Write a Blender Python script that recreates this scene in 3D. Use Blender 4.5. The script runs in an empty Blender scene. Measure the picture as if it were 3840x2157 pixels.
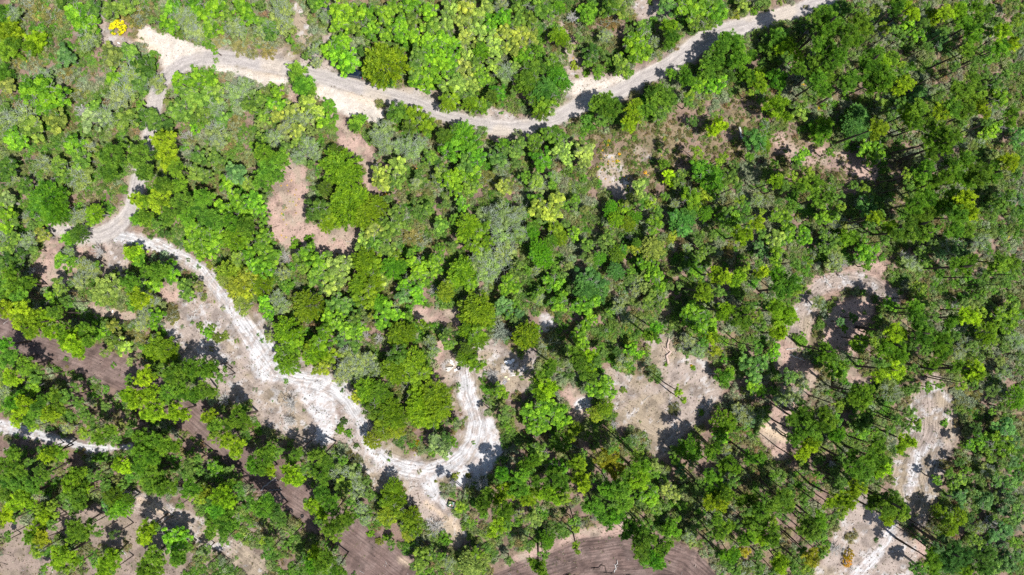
import bpy, math, random
import numpy as np
from mathutils import Vector, Matrix

# ---------------------------------------------------------------- camera, sky, sun, exposure
SC = bpy.context.scene
COL = SC.collection
RNG = np.random.default_rng(7)
random.seed(7)
CAM_H = 140.0                  # metres above the ground, looking straight down
MPP = 0.055                    # metres of ground per pixel of the 3840 px wide photograph
PW, PH = 3840, 2157

cam_d = bpy.data.cameras.new('camera')
cam_d.sensor_width = 36.0
cam_d.lens = 36.0 * CAM_H / (PW * MPP)
cam_d.clip_start = 1.0
cam_d.clip_end = 6000.0
cam = bpy.data.objects.new('camera', cam_d)
cam.location = (0, 0, CAM_H)
COL.objects.link(cam)
SC.camera = cam

SUN_EL, SUN_AZ = math.radians(61), math.radians(129)     # azimuth clockwise from the top of the picture
world = bpy.data.worlds.new('World')
SC.world = world
world.use_nodes = True
wn = world.node_tree.nodes
sky = wn.new('ShaderNodeTexSky')
sky.sky_type = 'NISHITA'
sky.sun_disc = False
sky.sun_elevation = SUN_EL
sky.sun_rotation = SUN_AZ
wn['Background'].inputs['Strength'].default_value = 0.09
world.node_tree.links.new(sky.outputs[0], wn['Background'].inputs['Color'])
sd = bpy.data.lights.new('sun', 'SUN')
sd.energy = 5.0
sd.angle = math.radians(0.5)
sd.color = (1.0, 0.975, 0.94)
sun = bpy.data.objects.new('sun', sd)
sdir = Vector((math.sin(SUN_AZ) * math.cos(SUN_EL), math.cos(SUN_AZ) * math.cos(SUN_EL), math.sin(SUN_EL)))
sun.rotation_euler = (-sdir).to_track_quat('-Z', 'Y').to_euler()
sun.location = sdir * 200
COL.objects.link(sun)
SC.view_settings.view_transform = 'Standard'
SC.view_settings.look = 'None'
SC.view_settings.exposure = 0.45
SC.view_settings.gamma = 1.0
SC.view_settings.use_curve_mapping = False
SC.render.engine = 'CYCLES'
SC.cycles.max_bounces = 5
SC.cycles.diffuse_bounces = 3
SC.cycles.glossy_bounces = 2
SC.cycles.transmission_bounces = 3
SC.cycles.transparent_max_bounces = 4
SC.cycles.use_denoising = False


# ---------------------------------------------------------------- helpers
def px(x, y, z=0.0):
    """A point of the photograph (3840 px wide) on the plane at height z."""
    k = MPP * (CAM_H - z) / CAM_H
    return ((x - PW / 2) * k, (PH / 2 - y) * k)


def to_px(X, Y):
    return X / MPP + PW / 2, PH / 2 - Y / MPP


_ng = {}


def vnoise(x, y, seed=0):
    """Smooth value noise, arrays in, 0..1 out."""
    if seed not in _ng:
        _ng[seed] = np.random.default_rng(1000 + seed).random((256, 256))
    g = _ng[seed]
    xi, yi = np.floor(x).astype(int), np.floor(y).astype(int)
    fx, fy = x - xi, y - yi
    fx, fy = fx * fx * (3 - 2 * fx), fy * fy * (3 - 2 * fy)
    a, b = g[xi % 256, yi % 256], g[(xi + 1) % 256, yi % 256]
    c, d = g[xi % 256, (yi + 1) % 256], g[(xi + 1) % 256, (yi + 1) % 256]
    return (a * (1 - fx) + b * fx) * (1 - fy) + (c * (1 - fx) + d * fx) * fy


def fbm(x, y, scale, seed=0, octaves=4):
    x, y = np.asarray(x, float) / scale, np.asarray(y, float) / scale
    s, a, t = 0, 1, 0
    for o in range(octaves):
        s = s + a * vnoise(x * 2 ** o + 17 * o, y * 2 ** o + 31 * o, seed + o)
        t += a
        a *= 0.55
    return s / t


def sstep(a, b, x):
    t = np.clip((x - a) / (b - a), 0, 1)
    return t * t * (3 - 2 * t)


def line_dist(X, Y, pts):
    """Distance (in photograph pixels) to a polyline whose points are (x, y, radius), less the radius there; and the side offset."""
    best = np.full(X.shape, 1e9)
    off = np.zeros(X.shape)
    for (x0, y0, r0), (x1, y1, r1) in zip(pts[:-1], pts[1:]):
        dx, dy = x1 - x0, y1 - y0
        L2 = dx * dx + dy * dy
        t = np.clip(((X - x0) * dx + (Y - y0) * dy) / L2, 0, 1)
        ex, ey = X - x0 - t * dx, Y - y0 - t * dy
        d = np.hypot(ex, ey)
        e = d - (r0 + (r1 - r0) * t)
        m = e < best
        off = np.where(m, np.sign(ex * dy - ey * dx) * d, off)
        best = np.where(m, e, best)
    return best, off


def new_mat(name, rough=0.8):
    m = bpy.data.materials.new(name)
    m.use_nodes = True
    b = m.node_tree.nodes['Principled BSDF']
    b.inputs['Roughness'].default_value = rough
    b.inputs['Specular IOR Level'].default_value = 0.25
    return m, m.node_tree, b


def flat_mat(name, color, rough=0.7, metal=0.0, vary=0.25, scale=6.0, bump=0.3):
    m, nt, b = new_mat(name, rough)
    b.inputs['Metallic'].default_value = metal
    tc = nt.nodes.new('ShaderNodeTexCoord')
    n = nt.nodes.new('ShaderNodeTexNoise')
    n.inputs['Scale'].default_value = scale
    n.inputs['Detail'].default_value = 6
    nt.links.new(tc.outputs['Object'], n.inputs['Vector'])
    mr = nt.nodes.new('ShaderNodeMapRange')
    mr.inputs['From Min'].default_value = 0.3
    mr.inputs['From Max'].default_value = 0.7
    mr.inputs['To Min'].default_value = 1 - vary
    mr.inputs['To Max'].default_value = 1 + vary
    nt.links.new(n.outputs['Fac'], mr.inputs['Value'])
    hs = nt.nodes.new('ShaderNodeHueSaturation')
    hs.inputs['Color'].default_value = (*color, 1)
    nt.links.new(mr.outputs[0], hs.inputs['Value'])
    nt.links.new(hs.outputs[0], b.inputs['Base Color'])
    bp = nt.nodes.new('ShaderNodeBump')
    bp.inputs['Strength'].default_value = bump
    bp.inputs['Distance'].default_value = 0.03
    nt.links.new(n.outputs['Fac'], bp.inputs['Height'])
    nt.links.new(bp.outputs[0], b.inputs['Normal'])
    return m


def leaf_mat(name, per_vertex=False, transl=0.35):
    """Leaves: the tree's own green (object colour, or a vertex attribute for mixed ground cover) with leaf to leaf variation."""
    m, nt, b = new_mat(name, 0.55)
    N, L = nt.nodes, nt.links
    at = N.new('ShaderNodeAttribute')
    at.attribute_name = 'tint'
    if per_vertex:
        src = N.new('ShaderNodeAttribute')
        src.attribute_name = 'col'
        base = src.outputs['Color']
    else:
        src = N.new('ShaderNodeObjectInfo')
        base = src.outputs['Color']
    mr = N.new('ShaderNodeMapRange')
    mr.inputs['To Min'].default_value = 0.38
    mr.inputs['To Max'].default_value = 1.62
    L.new(at.outputs['Fac'], mr.inputs['Value'])
    hr = N.new('ShaderNodeMapRange')
    hr.inputs['To Min'].default_value = 0.525
    hr.inputs['To Max'].default_value = 0.478
    L.new(at.outputs['Fac'], hr.inputs['Value'])
    hs = N.new('ShaderNodeHueSaturation')
    L.new(hr.outputs[0], hs.inputs['Hue'])
    L.new(mr.outputs[0], hs.inputs['Value'])
    L.new(base, hs.inputs['Color'])
    L.new(hs.outputs[0], b.inputs['Base Color'])
    b.inputs['Specular IOR Level'].default_value = 0.3
    t = N.new('ShaderNodeBsdfTranslucent')
    gt = N.new('ShaderNodeHueSaturation')
    gt.inputs['Hue'].default_value = 0.485
    gt.inputs['Value'].default_value = 1.3
    L.new(hs.outputs[0], gt.inputs['Color'])
    L.new(gt.outputs[0], t.inputs['Color'])
    mx = N.new('ShaderNodeMixShader')
    mx.inputs['Fac'].default_value = transl
    L.new(b.outputs[0], mx.inputs[1])
    L.new(t.outputs[0], mx.inputs[2])
    L.new(mx.outputs[0], N['Material Output'].inputs['Surface'])
    return m


class Geo:
    """Collects vertices, polygons, material slots and a per-vertex tint, then becomes one mesh."""

    def __init__(s):
        s.v, s.f3, s.f4, s.m3, s.m4, s.t, s.c, s.n = [], [], [], [], [], [], [], 0

    def add(s, v, f, slot=0, tint=0.5, col=None):
        v = np.asarray(v, np.float32)
        f = np.asarray(f, np.int32) + s.n
        s.v.append(v)
        (s.f4 if f.shape[1] == 4 else s.f3).append(f)
        (s.m4 if f.shape[1] == 4 else s.m3).append(np.full(len(f), slot, np.int32))
        s.t.append(np.broadcast_to(np.asarray(tint, np.float32), (len(v),)))
        if col is not None:
            s.c.append(np.broadcast_to(np.asarray(col, np.float32), (len(v), 3)))
        s.n += len(v)

    def quads(s, P, U, V, slot=0, tint=0.5, col=None):
        """One leaf quad per row: centre P, half axes U (along) and V (across); pointed like a leaf."""
        n = len(P)
        if not n:
            return
        v = np.stack([P - U, P + V - U * 0.1, P + U, P - V - U * 0.1], 1).reshape(-1, 3)
        f = np.arange(n * 4).reshape(n, 4)
        t = np.repeat(np.broadcast_to(tint, (n,)), 4)
        c = None if col is None else np.repeat(col, 4, axis=0)
        s.add(v, f, slot, t, c)

    def tube(s, pts, radii, sides=5, slot=0, tint=0.5, col=None, cap=False):
        pts = np.asarray(pts, float)
        n = len(pts)
        rings = []
        for i in range(n):
            d = pts[min(i + 1, n - 1)] - pts[max(i - 1, 0)]
            d = d / (np.linalg.norm(d) + 1e-9)
            a = np.array([0, 0, 1.0]) if abs(d[2]) < 0.9 else np.array([1.0, 0, 0])
            u = np.cross(d, a)
            u /= np.linalg.norm(u)
            w = np.cross(d, u)
            ang = np.arange(sides) / sides * 2 * math.pi
            rings.append(pts[i] + radii[i] * (np.cos(ang)[:, None] * u + np.sin(ang)[:, None] * w))
        v = np.concatenate(rings)
        f = []
        for i in range(n - 1):
            for j in range(sides):
                k = (j + 1) % sides
                f.append((i * sides + j, i * sides + k, (i + 1) * sides + k, (i + 1) * sides + j))
        s.add(v, f, slot, tint, col)
        if cap:
            for i0, flip in ((0, True), ((n - 1) * sides, False)):
                c = v[i0:i0 + sides]
                vv = np.vstack([c, c.mean(0)])
                s.add(vv, [(j, (j + 1) % sides, sides) for j in range(sides)], slot, tint, col)

    def mesh(s, name, mats):
        v = np.concatenate(s.v)
        f4 = np.concatenate(s.f4) if s.f4 else np.zeros((0, 4), np.int32)
        f3 = np.concatenate(s.f3) if s.f3 else np.zeros((0, 3), np.int32)
        me = bpy.data.meshes.new(name)
        me.vertices.add(len(v))
        me.vertices.foreach_set('co', v.ravel())
        me.loops.add(f4.size + f3.size)
        me.loops.foreach_set('vertex_index', np.concatenate([f4.ravel(), f3.ravel()]))
        me.polygons.add(len(f4) + len(f3))
        st = np.concatenate([np.arange(len(f4)) * 4, f4.size + np.arange(len(f3)) * 3]).astype(np.int32)
        me.polygons.foreach_set('loop_start', st)
        mi = np.concatenate([np.concatenate(s.m4) if s.m4 else np.zeros(0, np.int32), np.concatenate(s.m3) if s.m3 else np.zeros(0, np.int32)])
        for m in mats:
            me.materials.append(m)
        me.polygons.foreach_set('material_index', mi)
        at = me.attributes.new('tint', 'FLOAT', 'POINT')
        at.data.foreach_set('value', np.concatenate(s.t).astype(np.float32))
        if s.c:
            c = np.concatenate(s.c)
            ca = me.attributes.new('col', 'FLOAT_COLOR', 'POINT')
            ca.data.foreach_set('color', np.hstack([c, np.ones((len(c), 1), np.float32)]).astype(np.float32).ravel())
        me.update(calc_edges=True)
        return me


def link(name, data, parent=None, loc=None, kind=None, label=None, cat=None, group=None):
    o = bpy.data.objects.new(name, data)
    COL.objects.link(o)
    if parent is not None:
        o.parent = parent
    if loc is not None:
        o.location = loc
    if kind:
        o['kind'] = kind
    if label:
        o['label'] = label
    if cat:
        o['category'] = cat
    if group:
        o['group'] = group
    return o


def unit(n, rng):
    v = rng.normal(size=(n, 3))
    return v / np.linalg.norm(v, axis=1)[:, None]


def leaf_axes(nrm, rng):
    """Two perpendicular axes in the plane of each normal, turned at random."""
    r = unit(len(nrm), rng)
    u = np.cross(nrm, r)
    u /= np.linalg.norm(u, axis=1)[:, None] + 1e-9
    return u, np.cross(nrm, u)


def box_geo(g, c, size, rot=0.0, slot=0, tint=0.5, bev=0.0):
    x, y, z = size[0] / 2, size[1] / 2, size[2] / 2
    b = min(bev, x * 0.9, y * 0.9)
    ring = [(-x + b, -y), (x - b, -y), (x, -y + b), (x, y - b), (x - b, y), (-x + b, y), (-x, y - b), (-x, -y + b)] if b > 0 else [(-x, -y), (x, -y), (x, y), (-x, y)]
    n = len(ring)
    ca, sa = math.cos(rot), math.sin(rot)
    vv = []
    for zz in (-z, z):
        for (a, d) in ring:
            vv.append((c[0] + a * ca - d * sa, c[1] + a * sa + d * ca, c[2] + zz))
    g.add(vv, [(i, (i + 1) % n, n + (i + 1) % n, n + i) for i in range(n)], slot, tint)
    for z0, rev in ((0, True), (n, False)):
        cc = np.mean(vv[z0:z0 + n], axis=0)
        g.add(vv[z0:z0 + n] + [tuple(cc)], [((i + 1) % n, i, n) if rev else (i, (i + 1) % n, n) for i in range(n)], slot, tint)
# crown survey: per 960x720 sheet of the photograph "x y r Kc" with K the kind and c its foliage colour
SHEETS = {
(0,0): """90 230 130 Py;60 120 90 P;290 330 90 Py;100 380 100 P;600 110 110 Ob;650 190 100 Ob;400 180 35 Sb;700 60 70 Od;680 300 85 L;690 340 50 D;500 430 90 Ot;
850 420 95 Oo;970 400 75 O;1090 520 105 Od;1130 480 60 Od;1000 560 100 L;870 590 80 Ob;1060 620 95 O;1170 620 75 L;900 740 95 L;1060 800 50 Ob;960 680 90 L;
330 690 130 Ob;380 740 60 D;340 580 70 L;230 690 90 Ob;460 730 80 Ob;360 800 90 Ob;430 900 95 Oo;250 960 100 O;200 880 100 L;80 920 85 L;110 1040 90 Ob;160 1080 60 Ob;
640 840 60 D;720 800 60 O;500 550 70 Bo;620 690 80 Bo;700 910 90 Og;810 880 80 L;960 900 100 O;1120 900 95 Od;1240 940 75 Od;
1240 1060 85 Py;1270 1190 95 Py;1330 1270 70 P;1060 1180 100 P;1090 1290 85 P;850 1180 105 P;830 1290 85 P;940 1100 70 O;680 1120 75 L;560 1090 80 Ob;620 1200 80 O;620 1340 105 L;
450 1240 65 O;480 1330 75 O;340 1230 70 L;60 1260 80 Od;80 1340 55 L;40 1310 70 Od;200 1400 65 Od;100 1170 45 S;
1370 620 80 Ob;1480 600 80 Ob;1570 610 75 Ob;1420 740 95 O;1540 740 95 O;1640 700 65 O;1400 860 95 O;1520 880 95 O;1480 950 65 Ob;1270 760 45 Oo;1330 830 70 O;1620 820 80 L;1680 900 80 O;1640 1000 80 L;
1790 720 95 L;1850 650 70 L;1880 780 70 O;1760 930 80 Bo;1420 1030 50 D;1640 1090 60 L;1900 1100 38 Sb;
1500 1180 70 O;1620 1190 70 O;1690 1190 28 Sb;1490 1290 80 O;1780 1310 90 Ot;1720 1380 75 Ob;1880 1380 65 O;1240 1400 80 P;1350 1400 65 P;1560 1330 55 O;
850 70 85 O;1000 110 110 Bo;1100 120 85 Bo;950 40 80 O;1060 60 75 B;1150 150 45 O;1240 170 55 Ob;1300 200 60 Ob;1310 70 80 Ob;1390 130 85 L;1340 160 65 L;1450 180 70 L;1480 60 80 Ob;1550 120 80 Ob;1640 60 90 Ob;1720 130 70 O;
1600 220 80 Ob;1530 260 80 L;1450 250 60 L;1650 300 80 B;1780 220 80 L;1850 250 75 B;1830 350 80 Bo;1560 340 50 Ob;1620 380 38 Ob;1880 130 80 Ob;1820 50 80 Ob;1900 410 50 B;1350 260 50 S;
300 80 95 Bo;430 120 90 Bo;200 60 80 B;120 110 60 L;30 60 50 Oo;600 30 60 B;480 20 60 Od;895 220 72 Y;210 470 20 Y;270 480 75 B;330 440 60 B;140 460 65 B;30 560 80 P;60 650 70 Oo;60 740 60 B;40 820 55 O""",
(960,0): """978 500 164 Ho;570 380 78 Ob;650 330 75 Ob;700 450 90 Ob;678 512 64 Ob;610 420 75 Ob;800 390 55 Od;
620 80 85 Ob;720 90 85 Ob;830 110 85 Ob;640 190 80 Ob;740 210 80 O;860 220 80 Ob;960 120 85 Ob;1050 60 80 Ob;1080 190 80 Ob;1180 150 80 O;1180 40 80 Ob;1300 90 75 Ob;980 260 60 Ob;1100 290 70 Ob;1200 280 80 Ob;
1330 210 80 O;1430 160 80 Oy;1310 330 80 Ob;1400 300 70 Ob;1440 410 80 Ob;1330 430 75 Ob;1220 420 80 O;1200 520 85 O;1290 530 80 Ob;1390 520 80 Ob;1480 480 75 Ob;1210 610 70 Ob;1300 620 65 Ob;1380 600 55 Ob;1500 560 65 O;1500 340 60 Ob;
1470 70 80 Oy;1570 60 80 Oy;1560 170 80 Oy;1660 120 80 Oy;1680 230 80 Oy;1590 300 75 Oy;1760 170 75 Ob;1780 290 80 Oy;1700 390 55 Cb;1860 130 75 Cb;1870 240 75 Oy;1900 340 70 Oy;1800 370 75 Oy;1600 420 75 Oy;1850 50 55 L;1740 60 70 Oy;
1580 520 75 Oy;1660 480 60 O;1450 640 75 Oy;1550 640 75 Oy;1640 620 75 Oy;1720 600 65 Ob;1690 540 60 Ob;1790 500 60 Oy;1880 560 80 L;1830 700 75 Cb;1790 720 50 Cd;1470 740 85 Co;1440 800 50 Co;1610 740 65 O;1680 800 80 Co;1620 780 55 Co;1540 700 55 O;1290 690 30 Sb;1350 660 28 Sb;
40 40 55 O;180 50 70 L;440 30 65 O;490 20 60 Ob;230 90 70 L;170 180 85 L;260 300 40 Ob;470 120 24 Sb;420 170 36 S;240 200 50 L;40 230 55 L;110 230 70 Od;60 330 80 B;100 380 70 B;40 170 60 O;110 280 55 O;520 130 50 L;380 390 28 S;440 380 50 L;460 470 50 L;320 370 60 B;380 420 40 O;430 320 55 B;395 490 16 Sb;
320 550 80 p;360 640 85 p;420 690 45 p;130 660 46 Sb;160 700 60 Ob;30 740 50 O;120 780 60 Ob;200 790 55 Ob;60 870 70 O;170 870 70 Oy;270 830 70 Oy;280 890 70 L;390 780 75 Oy;460 850 60 Oy;380 900 60 L;540 790 68 Sb;540 870 80 Sb;560 950 62 Sb;500 900 60 Ob;590 980 32 Sb;30 940 50 Oy;300 990 60 Oy;220 970 60 L;420 980 50 Oy;
60 1060 70 O;150 1050 70 L;220 1100 55 O;60 1160 80 P;180 1200 80 P;90 1270 90 P;60 1370 75 P;160 1330 55 P;330 1070 70 O;400 1110 75 L;450 1160 55 L;330 1190 70 L;420 1240 45 O;
640 1260 130 Co;600 1140 50 Cd;700 1340 95 Co;750 1290 50 Co;520 1420 50 Cd;760 930 65 p;850 1020 45 Sd;810 900 35 p;
1060 850 90 Cd;1190 870 100 Co;1290 930 85 Co;1160 960 75 Cd;950 990 80 L;970 1090 80 L;920 1050 50 L;1180 1130 90 L;1240 1080 60 L;1080 1100 60 L;
1480 1120 115 Cb;1560 1010 85 Cb;1630 1100 100 Cb;1670 1180 80 Cb;1420 1030 55 Cd;1500 970 45 Cd;1600 1230 80 O;1860 1080 55 Cb;1820 1180 75 Ot;1890 1130 50 O;1850 1250 60 L;
930 1290 65 Oy;1060 1260 75 Oy;960 1380 80 Oy;1060 1370 65 O;1230 1320 50 O;1210 1370 45 L;1400 1290 65 O;1450 1350 80 Ob;1540 1310 70 Ob;1640 1310 75 Ob;1620 1400 70 O;1500 1420 65 Ob;1760 1350 80 Bo;1850 1320 70 Bo;1870 1400 65 Oy;1310 1190 60 O;1370 1230 50 Od;1370 1340 50 L;
1745 790 14 Y;1795 785 15 Y;1210 1280 14 Y;1170 1420 16 Y;1300 1420 16 Y""",
(1920,0): """100 430 80 Cb;160 520 100 C;120 620 90 C;300 480 80 C;370 600 75 Cb;330 560 70 Cb;400 640 45 Cb;250 690 95 Ct;260 780 100 C;180 750 75 C;220 850 60 Cd;30 680 50 O;
60 60 80 O;200 40 80 O;260 100 65 O;60 140 55 Ob;350 60 48 Cb;30 160 60 O;130 150 60 O;60 250 90 Oy;130 280 80 Oy;40 350 80 Oy;60 430 65 Oy;30 500 55 Oy;200 390 55 Ob;350 270 62 Co;390 300 45 Co;500 290 40 O;450 360 50 Oy;570 310 28 Sb;280 240 45 B;
455 145 58 Dd;560 110 75 p;600 60 50 p;740 60 80 Od;800 50 80 O;830 110 55 Oy;690 80 50 O;600 10 50 Od;1040 20 28 S;740 170 80 Br;700 270 50 L;760 320 50 B;900 120 50 B;
880 240 55 O;950 300 95 Ob;920 370 90 Ob;980 380 80 Ob;940 430 60 Ob;880 340 55 Ob;1000 230 55 O;1070 320 45 L;1100 420 38 L;1030 430 36 L;980 200 60 O;
1190 200 65 Py;1200 290 70 P;1250 210 36 O;1180 330 50 P;1190 380 28 D;1180 50 80 Ot;1230 40 55 O;1330 70 100 Ob;1430 60 100 Ob;1530 80 85 Ob;1400 150 80 O;1550 150 55 Ob;1480 180 55 O;1440 220 32 O;1380 190 50 O;1520 30 70 O;
1680 90 62 So;1620 80 38 S;1820 80 45 Sb;1740 30 60 Oy;1910 20 45 O;1860 30 36 O;600 400 75 Od;570 480 45 Ob;650 530 55 Ob;700 420 55 O;740 460 45 Ob;600 450 36 L;560 550 36 Sb;650 565 40 Sb;620 420 36 L;840 500 60 O;880 540 45 Ob;860 580 30 Sb;800 450 50 O;810 540 36 O;470 500 45 Sy;490 575 18 S;
720 760 80 P;760 830 75 P;690 820 55 P;640 780 70 P;560 900 50 Pb;660 910 55 P;740 900 55 P;930 790 55 Py;910 880 75 Py;880 940 60 Py;960 830 55 P;
1060 740 75 P;1160 730 75 P;1110 680 55 P;1200 770 55 P;1060 680 55 Ob;1030 840 50 P;1200 560 45 p;1320 600 70 P;1300 540 45 P;1330 720 55 Py;1400 650 60 Ob;1330 770 55 P;1110 870 60 O;1140 830 45 O;
1480 490 70 P;1480 550 55 P;1650 320 90 P;1560 370 70 P;1600 290 55 P;1700 340 70 P;1470 410 45 P;1540 460 70 P;1620 540 100 Od;1700 470 80 P;1560 620 75 Ob;1470 650 60 Ob;1430 580 55 Ob;1800 430 55 P;1850 560 62 Py;1780 580 70 P;1870 640 60 Py;1880 480 45 P;1790 700 36 Py;1900 370 55 Ob;1900 300 38 O;
60 1080 55 O;30 1140 60 O;170 1060 70 C;280 1010 75 C;350 1040 80 C;400 1110 60 Oy;230 1200 100 Cb;180 1130 55 C;350 1150 70 Oy;420 1200 50 Oy;540 1140 80 Oy;550 1220 55 Oy;470 1090 45 O;40 1230 55 O;100 1330 55 Ob;170 1360 70 O;310 1340 50 L;200 1390 60 L;300 1400 50 Ob;
1360 910 55 Od;1060 1220 30 Sd;1140 1240 45 p;1550 940 60 Py;1500 990 50 Py;1600 950 36 Py;1390 1160 55 Py;1590 1180 45 Py;1560 1220 36 Py;1150 1045 18 Sy;
1420 1270 85 Cb;1500 1340 95 Cb;1400 1350 50 O;1630 1330 70 O;1680 1240 45 O;1250 1370 55 O;1190 1340 60 py;1280 1310 50 O;1300 1430 55 Ob;960 1400 60 Oy;1000 1370 45 O;1700 1400 50 P;1830 1060 100 Ct;1790 1180 45 Ob;1890 1100 55 C;
730 1060 14 Y;790 1215 14 Y;810 1160 12 Y;1005 1300 14 Y;720 1090 12 Y;640 1260 12 Y""",
(2880,0): """60 290 80 P;120 250 55 Pb;130 350 75 Py;60 400 80 Od;200 420 65 Py;60 600 80 Pb;60 810 95 Py;140 880 45 Py;240 830 80 O;150 450 55 P;
390 130 70 P;470 170 80 P;440 90 55 P;560 70 60 Od;680 60 55 P;700 170 75 P;600 260 80 P;590 320 55 P;350 230 75 Od;440 240 80 P;
420 380 80 P;520 420 80 P;370 340 60 P;230 520 60 P;360 500 80 P;440 560 80 P;370 610 75 P;420 690 70 P;470 480 60 P;660 300 60 P;740 230 55 P;870 220 55 Py;800 80 55 Py;960 40 80 P;1040 60 55 Py;1090 110 55 Py;1040 180 65 Ob;1120 250 75 Ob;1010 280 55 P;950 230 45 P;1170 180 55 P;
780 430 90 P;850 500 80 Py;760 520 90 P;870 590 95 P;930 440 60 P;1000 480 45 Py;770 640 70 P;1020 620 60 Py;980 680 55 Py;1050 640 55 Py;1100 600 55 Og;1130 720 80 Ot;600 640 70 P;640 580 60 P;
1270 300 80 Ot;1330 240 55 P;1200 350 55 P;1250 130 60 Py;1190 60 45 P;1330 100 60 Py;1430 90 70 Py;1470 180 70 P;1560 60 60 P;1600 140 60 P;1530 260 80 P;1640 240 55 P;1700 150 55 P;1760 250 70 Py;1830 330 60 Py;1880 150 55 Py;1810 60 45 Oo;1740 360 70 P;1890 260 55 P;1650 80 55 P;
1400 500 45 P;1500 380 60 P;1560 460 55 P;1620 560 55 P;1690 640 70 Od;1740 740 80 Ob;1550 720 90 P;1450 690 80 P;1400 650 55 P;1600 800 55 Py;1640 850 45 Py;1480 820 80 P;1550 600 55 P;1790 560 45 P;
860 800 70 O;920 880 55 P;1060 860 80 Py;1130 820 70 P;1000 780 55 P;1100 940 70 P;1210 930 60 P;1290 850 70 Py;1370 830 80 P;1290 1000 70 P;1380 1030 70 P;1330 1090 80 P;1210 1070 70 P;1230 1170 60 P;1450 930 45 P;
680 880 85 Ct;650 960 80 Ct;710 990 60 Ct;810 960 70 Py;860 970 55 Py;800 1020 45 Py;740 1100 55 Ob;710 1150 50 Ob;820 1120 60 Ob;790 1200 60 Ob;840 1170 55 Ob;400 990 85 p;420 930 60 p;
460 1150 45 Ob;230 1190 55 Ob;280 1150 45 Ob;200 1240 45 O;40 1230 45 Ob;60 1370 62 Py;130 1400 55 P;300 1310 55 Py;340 1390 75 P;250 1390 65 P;470 1350 45 O;180 1330 50 Py;860 1400 32 Sb;720 1420 50 Py;640 1400 45 P;
1040 1320 50 Py;1060 1400 55 P;1160 1310 75 P;1130 1380 75 Ob;1200 1260 55 P;1240 1380 60 P;1330 1340 70 P;1400 1250 60 P;1480 1200 70 P;1550 1290 80 P;1500 1370 70 P;1430 1330 55 P;1340 1210 55 P;
1700 960 70 Ob;1640 1010 55 Ob;1640 930 55 P;1890 1010 65 Ot;1860 1080 45 Ot;1820 930 45 P;1840 860 55 P;1740 1190 70 Og;1810 1220 70 Py;1700 1240 50 P;1860 1310 55 P;1700 1320 60 P;1640 1290 55 P;1900 1180 55 P;1600 1350 60 P;
430 800 26 Y;260 640 16 Y;1320 220 18 Y;1380 250 16 Y;1560 1200 18 Y;1640 1090 22 Y;1210 1030 18 Y;1330 570 16 Y;1690 140 14 Y;380 820 16 Y""",
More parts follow.
